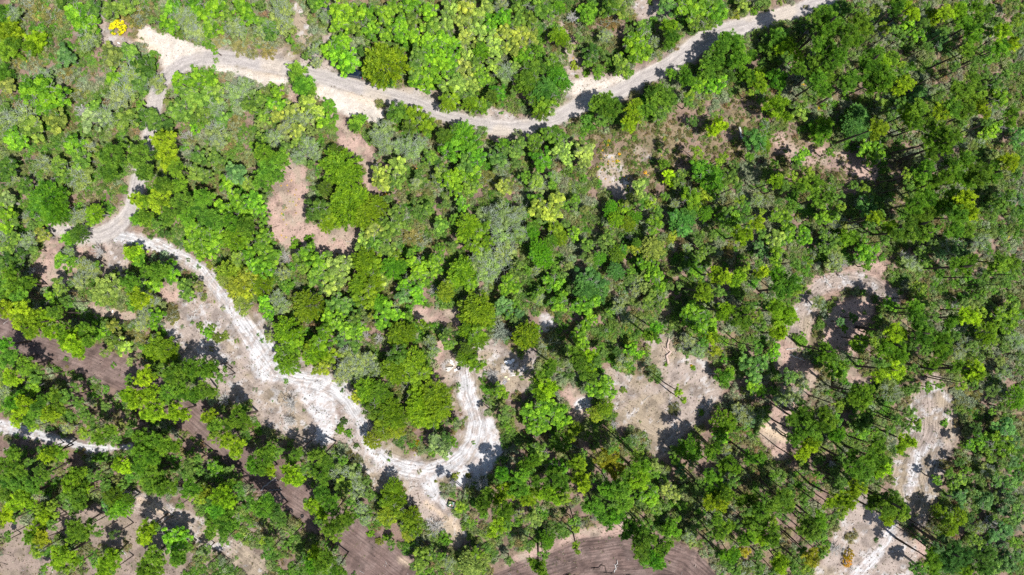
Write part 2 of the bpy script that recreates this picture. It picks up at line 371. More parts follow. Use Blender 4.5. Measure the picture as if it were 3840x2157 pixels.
(0,720): """370 60 125 Cb;420 150 95 Cb;290 130 85 Cb;330 200 75 C;450 60 90 C;590 190 70 L;650 170 60 L;560 220 36 L;720 160 62 Co;700 220 55 Co;840 140 42 Sb;815 75 14 Sb;
60 160 80 Ob;60 60 60 Og;120 230 55 O;50 260 60 Ob;30 330 55 L;230 210 50 L;250 250 45 O;60 420 60 O;100 350 55 O;220 370 70 L;180 420 55 L;330 330 55 Oo;300 290 36 Oo;260 440 50 O;
50 520 75 Od;120 540 75 Od;80 610 60 P;160 480 60 Od;260 590 45 D;520 350 55 p;600 320 62 Cd;540 350 50 p;520 460 60 L;470 520 65 Ob;560 530 55 Ob;760 450 58 Dg;
1020 460 75 py;1060 520 55 p;960 450 36 py;640 560 70 L;700 600 70 L;730 550 45 Ob;600 680 60 L;540 700 50 O;440 690 55 O;470 760 60 O;
830 700 105 Cg;780 760 80 Cg;860 640 55 Cd;960 660 55 Ob;990 700 80 P;1060 800 85 Py;1080 720 60 L;1160 700 75 Ob;1120 600 60 P;1200 600 80 P;1270 580 75 Ob;1290 640 55 Ob;1180 570 50 P;
1400 760 55 O;1430 690 55 O;1500 710 50 Oo;1370 700 45 O;1520 770 36 D;1420 800 36 Ob;1160 860 80 L;1110 920 60 L;1190 930 70 Ob;1200 870 50 D;1080 960 50 L;1300 900 70 Bd;1310 950 50 Bo;1160 1000 50 Ob;1060 1010 50 L;
130 700 80 P;220 680 55 P;60 780 60 P;160 800 70 P;60 880 80 Py;170 900 80 Py;260 950 80 Py;240 1030 80 Py;150 980 55 Py;350 960 75 Py;420 900 60 P;500 830 55 P;400 800 70 Ob;350 850 50 Od;380 1050 62 Py;480 1050 75 P;540 1120 90 Py;640 1040 75 P;590 1180 70 Py;500 1150 50 Py;660 1130 55 P;
760 1050 80 Ob;850 1010 60 Oo;800 1000 50 O;900 1090 50 Oo;860 1140 60 O;930 1160 70 Oy;790 1210 45 Oy;980 1280 38 Oy;1010 1080 70 Bo;1080 1110 50 Bo;1180 1130 75 Co;1250 1190 85 Co;1150 1200 60 Co;1300 1230 50 Co;
1510 1010 36 S;1570 1060 55 Sb;1640 1100 50 S;1700 1080 36 S;1600 1020 34 S;1330 1370 95 P;1460 1330 80 P;1200 1340 60 O;1560 1330 80 P;1100 1400 80 Py;1660 1400 55 P;1620 1310 50 P;1700 1340 28 O;980 1420 50 P;
60 1260 70 P;40 1150 60 Pb;90 1220 55 P;200 1310 70 P;100 1400 70 Py;280 1390 55 P;
1110 190 70 p;1040 200 55 p;1180 240 55 P;1240 310 55 Od;1040 60 62 Py;1100 80 60 P;1210 60 90 Py;1300 120 80 P;1270 200 70 P;1380 70 75 P;1420 190 75 P;1350 380 45 Sd;
1470 300 80 Ob;1560 320 90 Ob;1640 340 80 Ob;1500 410 80 Ob;1600 420 75 Ob;1430 400 55 Ob;1520 480 55 Ob;1560 180 75 P;1500 100 70 P;1620 210 75 P;1680 140 75 Ob;1780 60 80 Ob;1840 130 80 Ob;1740 230 70 P;1860 260 75 P;1760 350 85 Co;1850 370 75 Co;1880 460 75 Ob;1590 550 40 So;1540 40 70 P;1900 60 75 Ob;
1720 610 85 Cy;1800 620 85 Cy;1880 640 85 Cy;1800 720 85 Cy;1860 760 65 Cy;1830 830 65 Cg;1840 900 45 Cg;1700 660 55 Cg;1800 500 60 O;1900 560 55 Ob""",
(960,720): """460 130 115 Cd;560 200 100 Co;700 130 125 Co;820 180 100 Co;530 250 55 Co;900 110 80 Co;650 50 80 Co;780 40 75 Co;
50 40 55 O;40 130 55 Ob;60 200 55 Ob;60 330 75 Ob;50 420 80 Ob;90 500 80 Ob;60 580 80 Ob;140 470 60 Ob;40 700 80 Co;60 820 50 Ob;80 880 55 Ob;100 930 45 Ob;
230 500 55 D;210 610 60 L;240 700 55 Ob;300 390 52 Sb;400 350 42 Sb;420 410 50 Ob;380 470 75 Ob;470 520 80 Ob;540 480 55 O;620 560 85 Oy;700 530 60 Oy;560 620 75 O;460 640 75 O;640 640 75 Oy;570 720 75 Oy;360 560 60 O;320 500 55 O;
390 860 108 Co;330 800 50 Co;430 780 50 D;160 800 60 L;200 860 60 L;620 830 75 O;560 850 45 O;
820 420 75 Oy;900 380 75 O;960 330 60 O;1000 430 80 O;820 520 85 Co;900 560 95 Co;1030 570 80 Cb;830 600 60 Co;960 640 60 Oy;1060 490 55 Co;1080 560 50 Cb;
1030 260 75 O;880 290 75 Oy;820 330 55 Oy;1130 300 60 Bo;1180 370 95 Bo;1230 400 50 Bo;1100 230 75 O;1060 150 60 O;1180 230 65 Bo;960 230 55 O;1000 60 50 O;1210 90 55 O;1290 130 60 O;1390 250 65 O;1500 200 55 Ob;1560 110 45 Ob;1430 90 45 O;1540 70 45 Ob;980 30 20 Y;1160 80 14 Y;1270 40 18 Y;
1180 530 55 Ob;1250 550 70 Ob;1340 520 65 Ob;1230 620 70 Ob;1340 600 55 Ob;1160 470 45 Ob;1390 430 55 Ob;1480 410 55 O;1600 250 80 Co;1690 300 95 Co;1640 400 80 Co;1560 330 70 Co;1740 380 60 Co;
1750 200 85 L;1860 170 95 L;1850 330 90 L;1780 560 100 L;1700 480 90 L;1870 470 95 L;1720 620 90 L;1650 560 70 Og;1560 600 100 Co;1500 660 60 Co;1620 680 75 Co;
780 700 75 Co;870 730 90 Co;780 800 80 Co;860 820 80 Co;930 830 55 Cb;680 860 70 O;900 680 55 Co;1110 790 62 Ot;1120 710 55 Ob;1200 740 65 Ob;1230 810 55 Ob;1270 660 55 Ob;1170 660 50 L;1060 720 26 D;1430 760 60 Cy;1440 700 55 Cy;1340 740 45 D;
1660 890 120 Co;1730 940 75 Co;1650 1060 90 Co;1690 1120 55 Co;1590 1040 55 Co;1870 860 75 Ot;1880 730 60 Ob;1900 660 55 Ob;1900 930 45 Ob;1850 1060 95 D;
550 950 75 Ob;640 920 55 Ob;620 1000 55 Ob;750 960 60 O;690 1040 80 Ob;790 1020 55 Ob;760 1070 45 Ob;650 1110 62 Ot;240 1050 100 Co;290 1130 90 Co;100 1090 55 Oy;230 1240 100 Co;330 1060 50 Co;250 1300 75 Co;180 1180 45 Co;
500 1130 108 Co;530 1040 70 Co;450 1220 90 Co;550 1230 85 Co;490 1320 80 Cy;400 1170 55 Co;700 1220 70 L;770 1290 80 L;680 1340 80 L;850 1260 60 L;900 1330 60 L;640 1400 60 L;800 1390 60 L;930 1100 50 D;840 1080 38 D;
960 900 80 Ob;1060 920 55 Ob;1130 940 55 Ob;950 990 65 Ob;880 930 40 Cy;1040 870 45 L;1080 1080 85 Co;1150 1060 60 Co;1260 1010 55 Co;1070 1240 100 Cd;1180 1290 100 Co;1060 1340 100 Co;1260 1350 90 Co;1180 1400 75 Co;1000 1300 50 Co;
1440 1060 45 O;1450 1140 55 O;1410 1100 36 O;1310 1120 45 L;1340 1200 45 L;1640 1290 80 Co;1560 1260 50 Co;1600 1180 60 Cd;1700 1300 45 Co;1790 1370 65 D;750 1150 60 O""",
(1920,720): """180 60 65 Ob;200 120 75 Oy;290 150 80 Oy;340 70 75 Oy;390 100 55 Ob;230 210 45 O;60 150 60 L;60 300 60 L;30 220 50 L;90 330 45 L;
480 60 50 Ob;470 110 45 O;560 130 45 Oo;330 280 75 Co;360 350 55 Co;300 370 50 C;200 420 62 Cb;170 470 55 Cb;230 490 75 Cb;160 310 45 Cb;130 270 45 Ob;460 300 45 Ob;470 340 40 Ob;410 240 45 O;440 290 26 L;
740 150 45 Cb;750 100 38 Cb;700 70 45 B;860 120 80 Co;930 190 45 Cb;880 230 55 Co;780 210 55 Co;990 90 55 Pb;1050 90 55 Py;1090 140 45 P;1080 230 70 Ob;1060 300 45 Ob;1110 250 36 O;
1280 220 90 Ct;1330 160 55 Ct;1290 290 60 Ct;1220 180 45 Ct;1200 340 60 Sy;1180 370 45 S;1350 50 95 Co;1420 50 80 Cy;1450 160 55 Cb;1520 30 55 Ob;1230 90 38 L;
1660 200 80 Ob;1570 190 55 Ob;1740 110 55 Pb;1760 200 65 Od;1850 230 60 Py;1720 60 45 Py;1880 150 38 Py;1870 300 55 P;1620 130 45 P;1740 320 80 Py;1640 420 48 So;1850 60 45 L;900 60 60 Oo;980 30 50 Oy;1150 30 38 Ob;
570 400 50 O;540 490 50 O;590 500 50 Oy;660 500 45 Cb;670 380 50 O;730 320 50 O;700 450 45 O;800 460 60 C;830 430 45 Cb;740 380 45 O;560 420 36 O;870 330 42 D;930 420 55 Cy;940 390 36 C;1060 430 80 Cg;1000 460 45 C;1130 460 45 O;1080 370 45 O;
780 600 60 Ct;770 570 55 Ct;900 600 45 Ob;1000 530 65 Ob;1060 560 55 Ob;1000 620 55 Oy;1080 630 70 Ob;1110 700 65 Ob;950 680 45 L;1000 720 60 Oy;1080 760 70 O;1040 830 60 O;1120 830 50 O;900 640 45 O;930 740 45 L;870 680 36 O;1180 700 55 O;
1350 560 75 Ob;1400 600 50 Ob;1340 500 55 Od;1300 560 45 Od;1260 700 45 O;1410 490 45 O;1440 440 45 O;1500 440 45 O;1400 380 50 O;1320 420 36 L;
1530 620 60 Py;1600 650 60 Py;1680 660 60 Py;1720 620 55 Py;1760 570 45 Py;1550 590 38 Py;1880 600 60 Py;1860 540 38 P;1690 740 55 Ob;1560 740 55 P;1440 750 70 Py;1470 790 45 Py;1890 460 55 Ot;1860 400 45 Ot;
600 680 120 Ct;560 740 90 Ct;660 760 80 Ct;530 660 62 Ct;620 820 55 Ob;540 850 70 Ob;480 870 55 Ob;350 840 75 Ob;370 800 55 Ob;320 690 75 Ob;270 660 45 Ob;320 580 55 Ob;420 560 50 Oy;390 620 36 O;430 740 45 O;120 600 45 Ob;30 600 55 O;60 550 38 O;180 590 42 L;20 700 55 Ob;
200 800 50 L;160 780 42 Ob;220 740 38 Ob;360 900 36 O;30 850 55 Ob;50 920 60 Ot;20 960 45 O;110 1080 90 Co;170 1020 50 Cb;80 1150 50 Co;280 1160 95 Bo;300 1060 50 Bd;
600 960 50 Ob;560 1000 50 Ob;620 1040 45 O;500 1080 62 Ob;530 1140 55 Ob;480 1210 62 P;570 1230 70 Py;640 1290 55 P;580 1330 60 Py;500 1290 70 P;660 1180 55 Ob;690 1210 36 O;600 1400 55 P;540 1380 45 P;
700 930 60 O;750 900 45 Ob;810 860 65 L;860 950 50 L;740 1040 55 Sb;740 1090 45 S;870 1110 55 Sy;880 1080 36 Sy;860 1030 36 So;960 1060 36 Sb;1070 1030 62 Pb;1050 1080 55 P;1020 1090 36 P;1100 1120 28 Sb;900 1180 62 Ob;1000 1220 45 Sb;960 1220 36 Ob;840 1290 70 L;870 1310 50 Ob;790 1200 45 Od;
1160 1300 20 Sb;1365 1325 24 Sb;1350 1308 10 Y;1370 920 100 Ob;1430 960 80 Ob;1480 1020 80 Ob;1400 1010 75 Ob;1500 1100 62 Py;1450 1120 55 Pb;1310 940 50 Ob;1330 1110 60 L;1400 1200 55 L;1290 1160 50 D;1320 1210 38 Sb;1530 1200 55 Cy;1570 1100 36 O;1600 1130 36 Ob;
1600 900 70 Py;1640 880 45 Py;1570 930 45 Py;1730 920 70 P;1780 860 50 P;1760 990 60 P;1840 940 55 Py;1680 980 45 P;1890 860 45 P;1880 1000 50 P;1730 1170 38 P;1850 1170 55 Pb;1780 1300 75 Ot;1870 1290 62 Ot;1820 1380 62 Ot;1600 1390 70 p;1640 1350 36 p;
240 1380 55 P;280 1320 60 P;300 1290 45 P;180 1420 55 Co;365 1365 28 S;680 1400 48 D;710 1420 55 Ob""",
(2880,720): """60 190 65 Ob;130 200 55 Ob;160 290 55 Ob;150 350 45 Ob;270 300 55 Ob;270 350 55 Ob;230 190 38 So;50 350 70 Oy;60 440 60 Ob;60 510 55 Ob;380 50 70 P;450 40 55 P;530 40 55 P;540 110 45 Py;460 160 75 Ob;400 200 55 Ob;530 170 36 O;
530 220 50 L;620 260 55 L;480 240 45 L;590 340 75 p;650 350 45 p;480 380 70 O;510 440 60 Oy;420 420 50 O;420 320 45 O;740 100 80 Ot;780 60 70 O;840 60 50 Od;810 190 60 Py;850 170 36 P;920 260 62 Py;960 320 50 P;880 370 50 P;780 250 45 P;
1110 90 80 P;1190 60 90 P;1240 120 75 P;1170 170 75 P;1150 240 90 P;1060 310 80 P;1180 310 70 P;1100 200 50 P;1060 230 50 P;1380 60 90 P;1480 80 90 Py;1530 160 55 Py;1420 180 90 P;1500 40 60 Py;1400 290 80 P;1500 290 60 P;1350 120 50 P;
1010 480 50 D;1120 550 50 L;1060 520 50 L;1360 420 80 L;1300 470 60 Ot;1590 370 70 L;1450 440 70 Ot;1160 450 60 O;1250 400 55 O;1180 520 50 O;1480 560 70 P;1400 530 50 P;1540 500 45 P;
720 430 70 Ob;760 500 55 Ob;800 420 45 Ob;740 560 45 Ob;690 480 45 Ob;680 520 26 L;490 530 75 L;560 540 42 D;340 500 45 Sy;300 530 45 Sy;210 530 50 P;180 500 45 O;80 640 75 Pb;180 680 75 P;110 730 80 P;220 740 55 Py;60 710 50 P;
60 880 80 Py;130 950 80 Py;60 980 55 Py;150 900 55 Py;100 1060 55 Py;30 1060 38 Py;40 1220 55 Ob;60 1160 36 Ob;370 830 50 L;390 835 36 Sb;900 840 55 Ob;950 870 45 Ob;880 870 45 O;1150 720 50 O;1150 800 60 Ob;1190 840 45 O;1100 720 36 O;
1110 880 70 Pb;1160 920 55 P;1260 940 45 P;1120 970 70 P;1150 1060 80 P;1190 1110 60 P;1100 1150 55 P;1180 1200 45 P;950 1060 70 Py;1000 1070 55 Py;870 1050 50 Pg;970 1150 80 P;880 1180 70 P;980 1240 70 P;920 1330 90 Py;980 1350 55 Py;830 1390 55 Py;850 1290 60 P;760 1060 50 Ob;680 1140 70 Ob;720 1120 55 Ob;700 1180 45 O;800 1130 45 Py;
540 980 45 Ot;570 1030 36 Ob;640 950 45 Od;430 1180 55 P;420 1240 55 P;470 1220 45 P;240 1110 55 Sb;200 1090 36 S;260 1140 45 Sb;230 1130 28 S;500 1340 75 Ob;470 1300 50 Ob;530 1290 45 O;140 1400 62 Ot;240 1410 62 L;180 1390 45 Ot;
1300 1130 80 P;1290 1210 70 P;1340 1190 55 P;1400 1090 50 P;1400 960 50 P;1360 1000 50 P;1540 850 60 Oy;1500 930 70 Py;1600 900 50 Py;1560 960 50 Py;1480 830 50 O;1390 850 42 D;1610 820 45 O;1560 1350 80 Py;1480 1340 60 P;1530 1400 60 Py;1430 1300 50 P;1200 1330 50 P;1090 1330 50 P;1250 1290 50 P;1470 1160 60 L;1420 1240 50 L;1530 1160 50 O;
1750 530 70 P;1820 550 70 P;1860 620 55 P;1750 650 60 O;1680 560 45 P;1620 640 50 P;1640 720 45 O;1620 760 36 Ob;1780 700 50 P;1730 930 65 Ob;1800 1000 75 Ob;1850 930 55 Ob;1840 860 55 O;1750 1000 45 Ob;1780 890 36 O;
1650 1060 75 Co;1780 1170 60 O;1700 1120 50 O;1640 1140 50 O;1870 1130 60 L;1740 1270 50 Oy;1600 1250 45 O;1770 1360 60 L;1880 1340 45 O;1830 1080 45 L;1900 1230 45 O;1760 70 80 Od;1700 130 60 Od;1860 160 60 Od;1880 60 55 Ot;1820 30 55 Od;
1790 270 20 Y;1700 310 16 Y;1800 340 20 Y;1760 380 14 Y""",
(0,1437): """130 150 90 Pb;60 70 55 L;240 40 65 Ob;200 160 75 Py;150 260 70 Py;230 270 55 P;30 200 45 Ob;280 200 70 P;250 330 45 Py;380 230 70 Py;440 180 70 P;500 100 60 P;560 40 60 P;420 90 55 P;600 150 55 P;640 230 55 P;540 250 50 P;330 120 55 P;
700 290 60 P;640 370 60 Py;760 400 70 P;840 350 60 P;930 320 50 Oo;1010 300 50 O;980 360 50 P;800 170 45 O;880 440 50 P;510 340 42 L;
960 80 62 Py;1060 110 80 Py;1150 80 70 Py;1200 200 80 Py;1130 230 70 Py;1330 210 75 Py;1400 240 45 Py;1280 60 70 P;1380 60 70 P;1460 90 70 P;1520 50 70 P;1600 60 55 P;1250 120 50 P;1010 160 45 Py;
1580 260 70 Py;1640 330 70 P;1620 400 60 Py;1720 430 70 Py;1790 480 70 Py;1840 400 60 P;1760 530 45 Py;1540 270 38 Ob;1800 240 70 P;1740 300 60 P;1840 300 55 P;1700 120 58 D;1830 190 45 Ob;1900 580 45 Pb;1910 640 55 Pb;
1090 420 80 P;1180 430 70 P;1250 480 70 P;1330 470 55 P;1080 540 80 P;1160 560 60 P;1000 500 55 P;940 560 60 P;900 600 55 Py;950 630 55 Py;880 620 36 Py;1050 620 70 P;1150 680 85 P;1060 690 60 P;1130 760 80 P;1220 720 70 P;1280 780 60 P;990 700 55 Pb;930 760 50 P;1210 800 55 P;
1440 620 75 Pg;1500 570 45 P;1400 680 45 P;1500 660 45 P;1600 620 50 Ob;1650 680 60 Ob;1720 650 50 O;1780 700 50 O;1560 700 50 Od;1800 800 50 Pb;1740 760 50 P;
1440 790 70 P;1540 830 70 Po;1660 840 80 Py;1720 880 70 Py;1480 870 60 Py;1400 830 45 P;1600 890 60 P;1700 780 45 P;1820 850 50 P;1620 960 70 Pb;1700 1010 80 P;1610 1060 70 P;1700 1110 60 P;1590 1130 50 P;1750 1060 55 P;1690 1180 50 P;1350 920 36 P;
370 540 70 Py;430 510 50 P;330 500 50 P;470 540 45 P;100 530 60 P;60 620 80 P;150 640 70 P;220 590 50 P;60 720 70 P;160 750 80 P;260 760 70 P;340 700 50 P;300 650 50 P;60 830 70 P;180 850 70 Py;120 910 70 Py;230 910 45 Py;60 1000 70 Py;100 1020 45 P;560 700 70 P;620 680 55 P;700 700 50 P;560 780 80 Py;650 790 50 Py;500 850 60 P;600 860 70 P;800 760 50 P;880 720 45 Oo;780 790 36 O;
340 980 72 Py;400 920 55 Py;290 950 50 Py;420 1000 36 Py;860 860 75 Cd;920 920 80 Cb;810 910 60 Ct;860 970 70 Cb;960 880 45 C;540 900 62 Ot;610 910 50 P;560 960 50 P;300 1080 80 Py;250 1150 70 P;330 1170 70 Po;400 1060 50 P;580 1080 70 P;640 1120 70 P;560 1150 60 P;690 1060 50 P;740 1120 45 P;
860 1140 45 Pd;70 1140 36 P;60 1180 26 O;280 1270 60 Py;480 1290 80 Py;530 1240 50 Od;450 1350 60 Py;560 1330 50 Py;520 1400 45 Py;340 1400 45 Ob;830 1330 80 Py;800 1400 70 Py;860 1400 50 P;
1110 1100 80 Py;1080 1180 50 Py;1180 1080 50 P;1290 1150 80 Ob;1380 1160 80 Ob;1320 1230 80 Ob;1420 1230 50 Ob;1170 1290 70 P;1210 1330 50 P;1350 1320 70 P;1100 1370 70 P;1180 1410 60 P;1080 1420 45 P;1560 1250 45 O;1840 1095 30 Sb;1830 970 36 Oy;1530 1400 50 P;1640 1430 45 P""",
(960,1437): """840 60 90 Co;930 80 80 C;760 100 60 Cy;1240 130 100 Co;1350 90 100 Co;1390 190 80 Co;1200 60 70 Co;1250 240 90 Co;1330 270 80 Co;1180 210 50 Co;900 210 100 Cd;1010 190 80 Co;1050 260 80 Co;950 300 80 Co;870 170 50 Cd;1060 350 60 Cy;980 380 50 Cy;930 360 50 Cy;880 430 62 Cy;
1350 440 75 Og;1420 500 75 Og;1440 400 60 Od;1520 310 45 Og;1480 450 50 Ob;1330 510 50 Ob;1215 450 26 Yz;1190 495 18 Yz;1250 500 18 Y;1085 405 22 So;660 290 36 Sd;640 350 42 Sb;700 380 38 Sb;755 470 28 Sd;1000 580 15 Sb;
270 160 70 Dd;270 280 62 D;110 490 55 P;60 560 80 P;90 640 70 Py;40 650 50 P;160 530 55 P;240 650 50 Py;300 700 80 Py;370 640 55 P;250 710 55 Py;310 530 50 P;280 580 45 P;500 560 60 P;550 600 55 P;490 660 75 P;520 720 50 P;430 690 50 Py;660 580 45 Ob;700 540 50 Bd;760 580 55 Bd;640 520 50 Bd;430 540 45 P;
620 680 75 L;720 700 85 L;660 780 70 O;760 800 80 L;830 740 50 O;800 940 50 L;860 830 50 O;500 830 70 P;560 900 70 P;440 920 70 Py;500 990 60 Py;600 960 60 P;640 1050 80 P;560 1080 70 P;600 1140 60 Py;700 1000 60 P;480 1040 45 P;720 920 55 P;400 880 50 P;
1030 860 85 Co;980 900 60 Co;1050 960 80 Co;980 1000 60 Cy;1040 780 62 Co;1010 1020 55 Cy;1170 1010 70 Co;1130 1080 60 Co;1200 1110 60 Co;1150 1140 50 Cy;1190 960 50 Bd;870 1130 38 Sb;980 1160 32 Sb;930 1190 36 So;1020 1220 45 O;830 1030 45 L;1240 1190 45 Bo;1360 1080 80 D;1420 1170 66 Sb;
1620 1050 50 Sb;1570 1090 28 Sb;1590 1010 34 S;1660 1200 45 S;1540 930 55 Py;1590 940 28 P;1700 740 80 D;1620 740 50 D;1500 700 34 So;1600 700 28 So;1355 740 14 So;1480 740 40 D;
1860 680 62 Pb;1840 740 55 P;1890 800 75 Py;1720 880 70 P;1700 940 50 P;1830 860 60 Py;1870 960 75 P;1750 830 50 P;1840 1060 75 Py;1900 1060 50 P;1780 1120 45 Py;1880 560 45 Sd;1830 60 60 Ob;1880 90 36 Ob;1750 210 45 Og;1880 190 45 O;1860 270 50 O;1900 330 45 Ob;
1640 1350 100 Cg;1660 1290 60 Co;1600 1390 50 Cg;1700 1400 50 C;1260 1300 70 O;1330 1290 50 Od;1400 1310 45 Ob;1230 1380 55 O;1300 1410 50 Ob;1450 1350 55 L;1180 1380 36 O;1900 1340 45 O;60 930 85 P;140 960 70 Pt;180 1040 60 P;90 880 55 P;100 1190 50 P;60 1190 36 Py;100 1270 60 Pb;160 1310 50 P;270 1160 50 P;230 1220 50 P;460 1290 70 Py;420 1360 80 Pb;520 1290 50 P;500 1380 70 P;360 1420 50 P;280 1390 50 P;600 1400 45 P;560 1330 45 P;640 1430 45 P""",
(1920,1437): """250 50 90 Py;180 40 55 P;300 40 55 Py;130 230 75 Ob;240 180 85 Ob;340 210 80 Ob;370 290 75 Ob;230 310 85 Ob;150 330 55 Ob;400 350 45 Oo;680 30 80 Ob;600 40 55 Ob;740 60 55 Ob;660 80 50 O;700 180 62 Co;640 240 50 Cy;690 230 50 Co;590 210 36 Cy;780 240 24 S;770 310 40 D;760 345 32 Sb;570 380 32 Sb;840 50 30 S;
1250 60 45 Py;1290 130 28 Py;1220 190 52 Bd;1430 220 32 Sb;920 430 45 L;880 450 60 Od;760 500 55 P;740 540 70 Po;700 590 70 Po;780 640 80 Po;660 560 50 Po;940 560 60 Py;990 620 60 P;930 640 50 P;960 720 80 Py;1000 700 50 P;1090 620 55 Oy;1080 680 50 Ob;
510 600 62 Py;470 610 50 P;530 540 45 P;440 610 36 P;510 720 70 Py;540 770 55 Py;440 390 70 Co;360 450 70 Cd;480 340 45 Co;200 510 70 O;160 580 60 P;230 570 50 O;340 640 80 Ob;300 720 90 P;380 760 70 P;60 700 70 P;120 680 60 P;60 790 80 P;140 830 80 Py;250 830 70 Py;340 850 70 Py;400 870 50 Py;190 740 50 P;100 870 60 Py;90 620 60 P;
740 790 80 Pb;700 840 60 P;820 800 80 P;830 900 80 P;760 900 50 P;790 980 70 Pb;740 1030 70 Pb;620 930 70 P;680 1000 50 P;570 930 50 P;860 700 45 P;880 760 50 Py;1030 850 80 Ob;980 920 60 O;1080 920 50 O;970 850 45 Ob;1000 800 42 L;
1340 490 85 Cb;1390 540 55 Cb;1210 510 55 O;1230 570 55 Ob;1290 470 38 O;1260 660 55 Ot;1290 700 36 Ob;1350 600 45 L;1590 300 90 Co;1560 380 60 Ob;1600 420 45 Ob;1740 250 75 L;1790 290 55 Ot;1700 200 50 L;1760 340 55 Ob;1830 20 65 Ob;1870 60 50 Ob;
1530 490 55 P;1490 540 50 P;1610 500 42 L;1640 600 60 P;1590 620 60 P;1690 650 45 P;1480 700 60 P;1540 750 70 P;1660 740 60 P;1500 810 70 P;1600 830 70 P;1560 890 75 Py;1480 900 60 Py;1420 760 50 P;1380 810 50 O;1180 800 60 Oy;1230 850 50 Oy;1290 790 38 O;1140 760 36 L;1160 930 45 O;1280 920 50 Ob;1100 960 36 O;1830 570 50 P;1870 560 45 P;1780 560 45 P;
1800 880 62 P;1870 950 70 P;1770 960 50 P;1720 880 50 P;1850 1050 90 P;1760 1040 50 P;1690 1080 50 P;1870 1150 70 Py;1900 1010 50 P;1780 1160 60 P;1740 1180 50 P;1540 1020 50 P;1600 1080 70 P;1480 1060 60 O;1560 1140 50 P;1390 1080 60 O;1500 1140 45 P;1340 1150 60 L;1360 1210 45 Oy;
1640 1290 80 Pb;1560 1270 55 P;1590 1340 50 P;1750 1250 55 Pz;1640 1390 38 P;1850 1290 50 P;1770 1400 70 L;1860 1390 60 P;1690 1420 45 P;1900 1220 45 P;1190 1060 50 p;1220 1110 50 p;1160 1110 45 p;1250 1020 26 p;1080 1060 28 Sb;
890 1080 70 P;980 1110 70 P;1030 1170 70 P;960 1210 80 P;1100 1180 60 P;1180 1210 45 P;1060 1290 90 Pb;970 1270 70 P;1100 1350 60 Pb;1010 1350 50 P;1120 1260 60 P;850 1140 45 P;450 1040 45 Ob;480 1100 32 Py;270 1160 55 Cb;260 1210 45 Cb;480 1220 34 Py;495 1270 24 Py;390 1120 22 Sb;130 1260 18 Sb;230 1290 45 P;200 1370 60 P;230 1430 50 P;150 1340 36 P;
60 1000 50 L;40 1050 50 Ob;170 1030 70 Cg;150 960 36 Bo""",
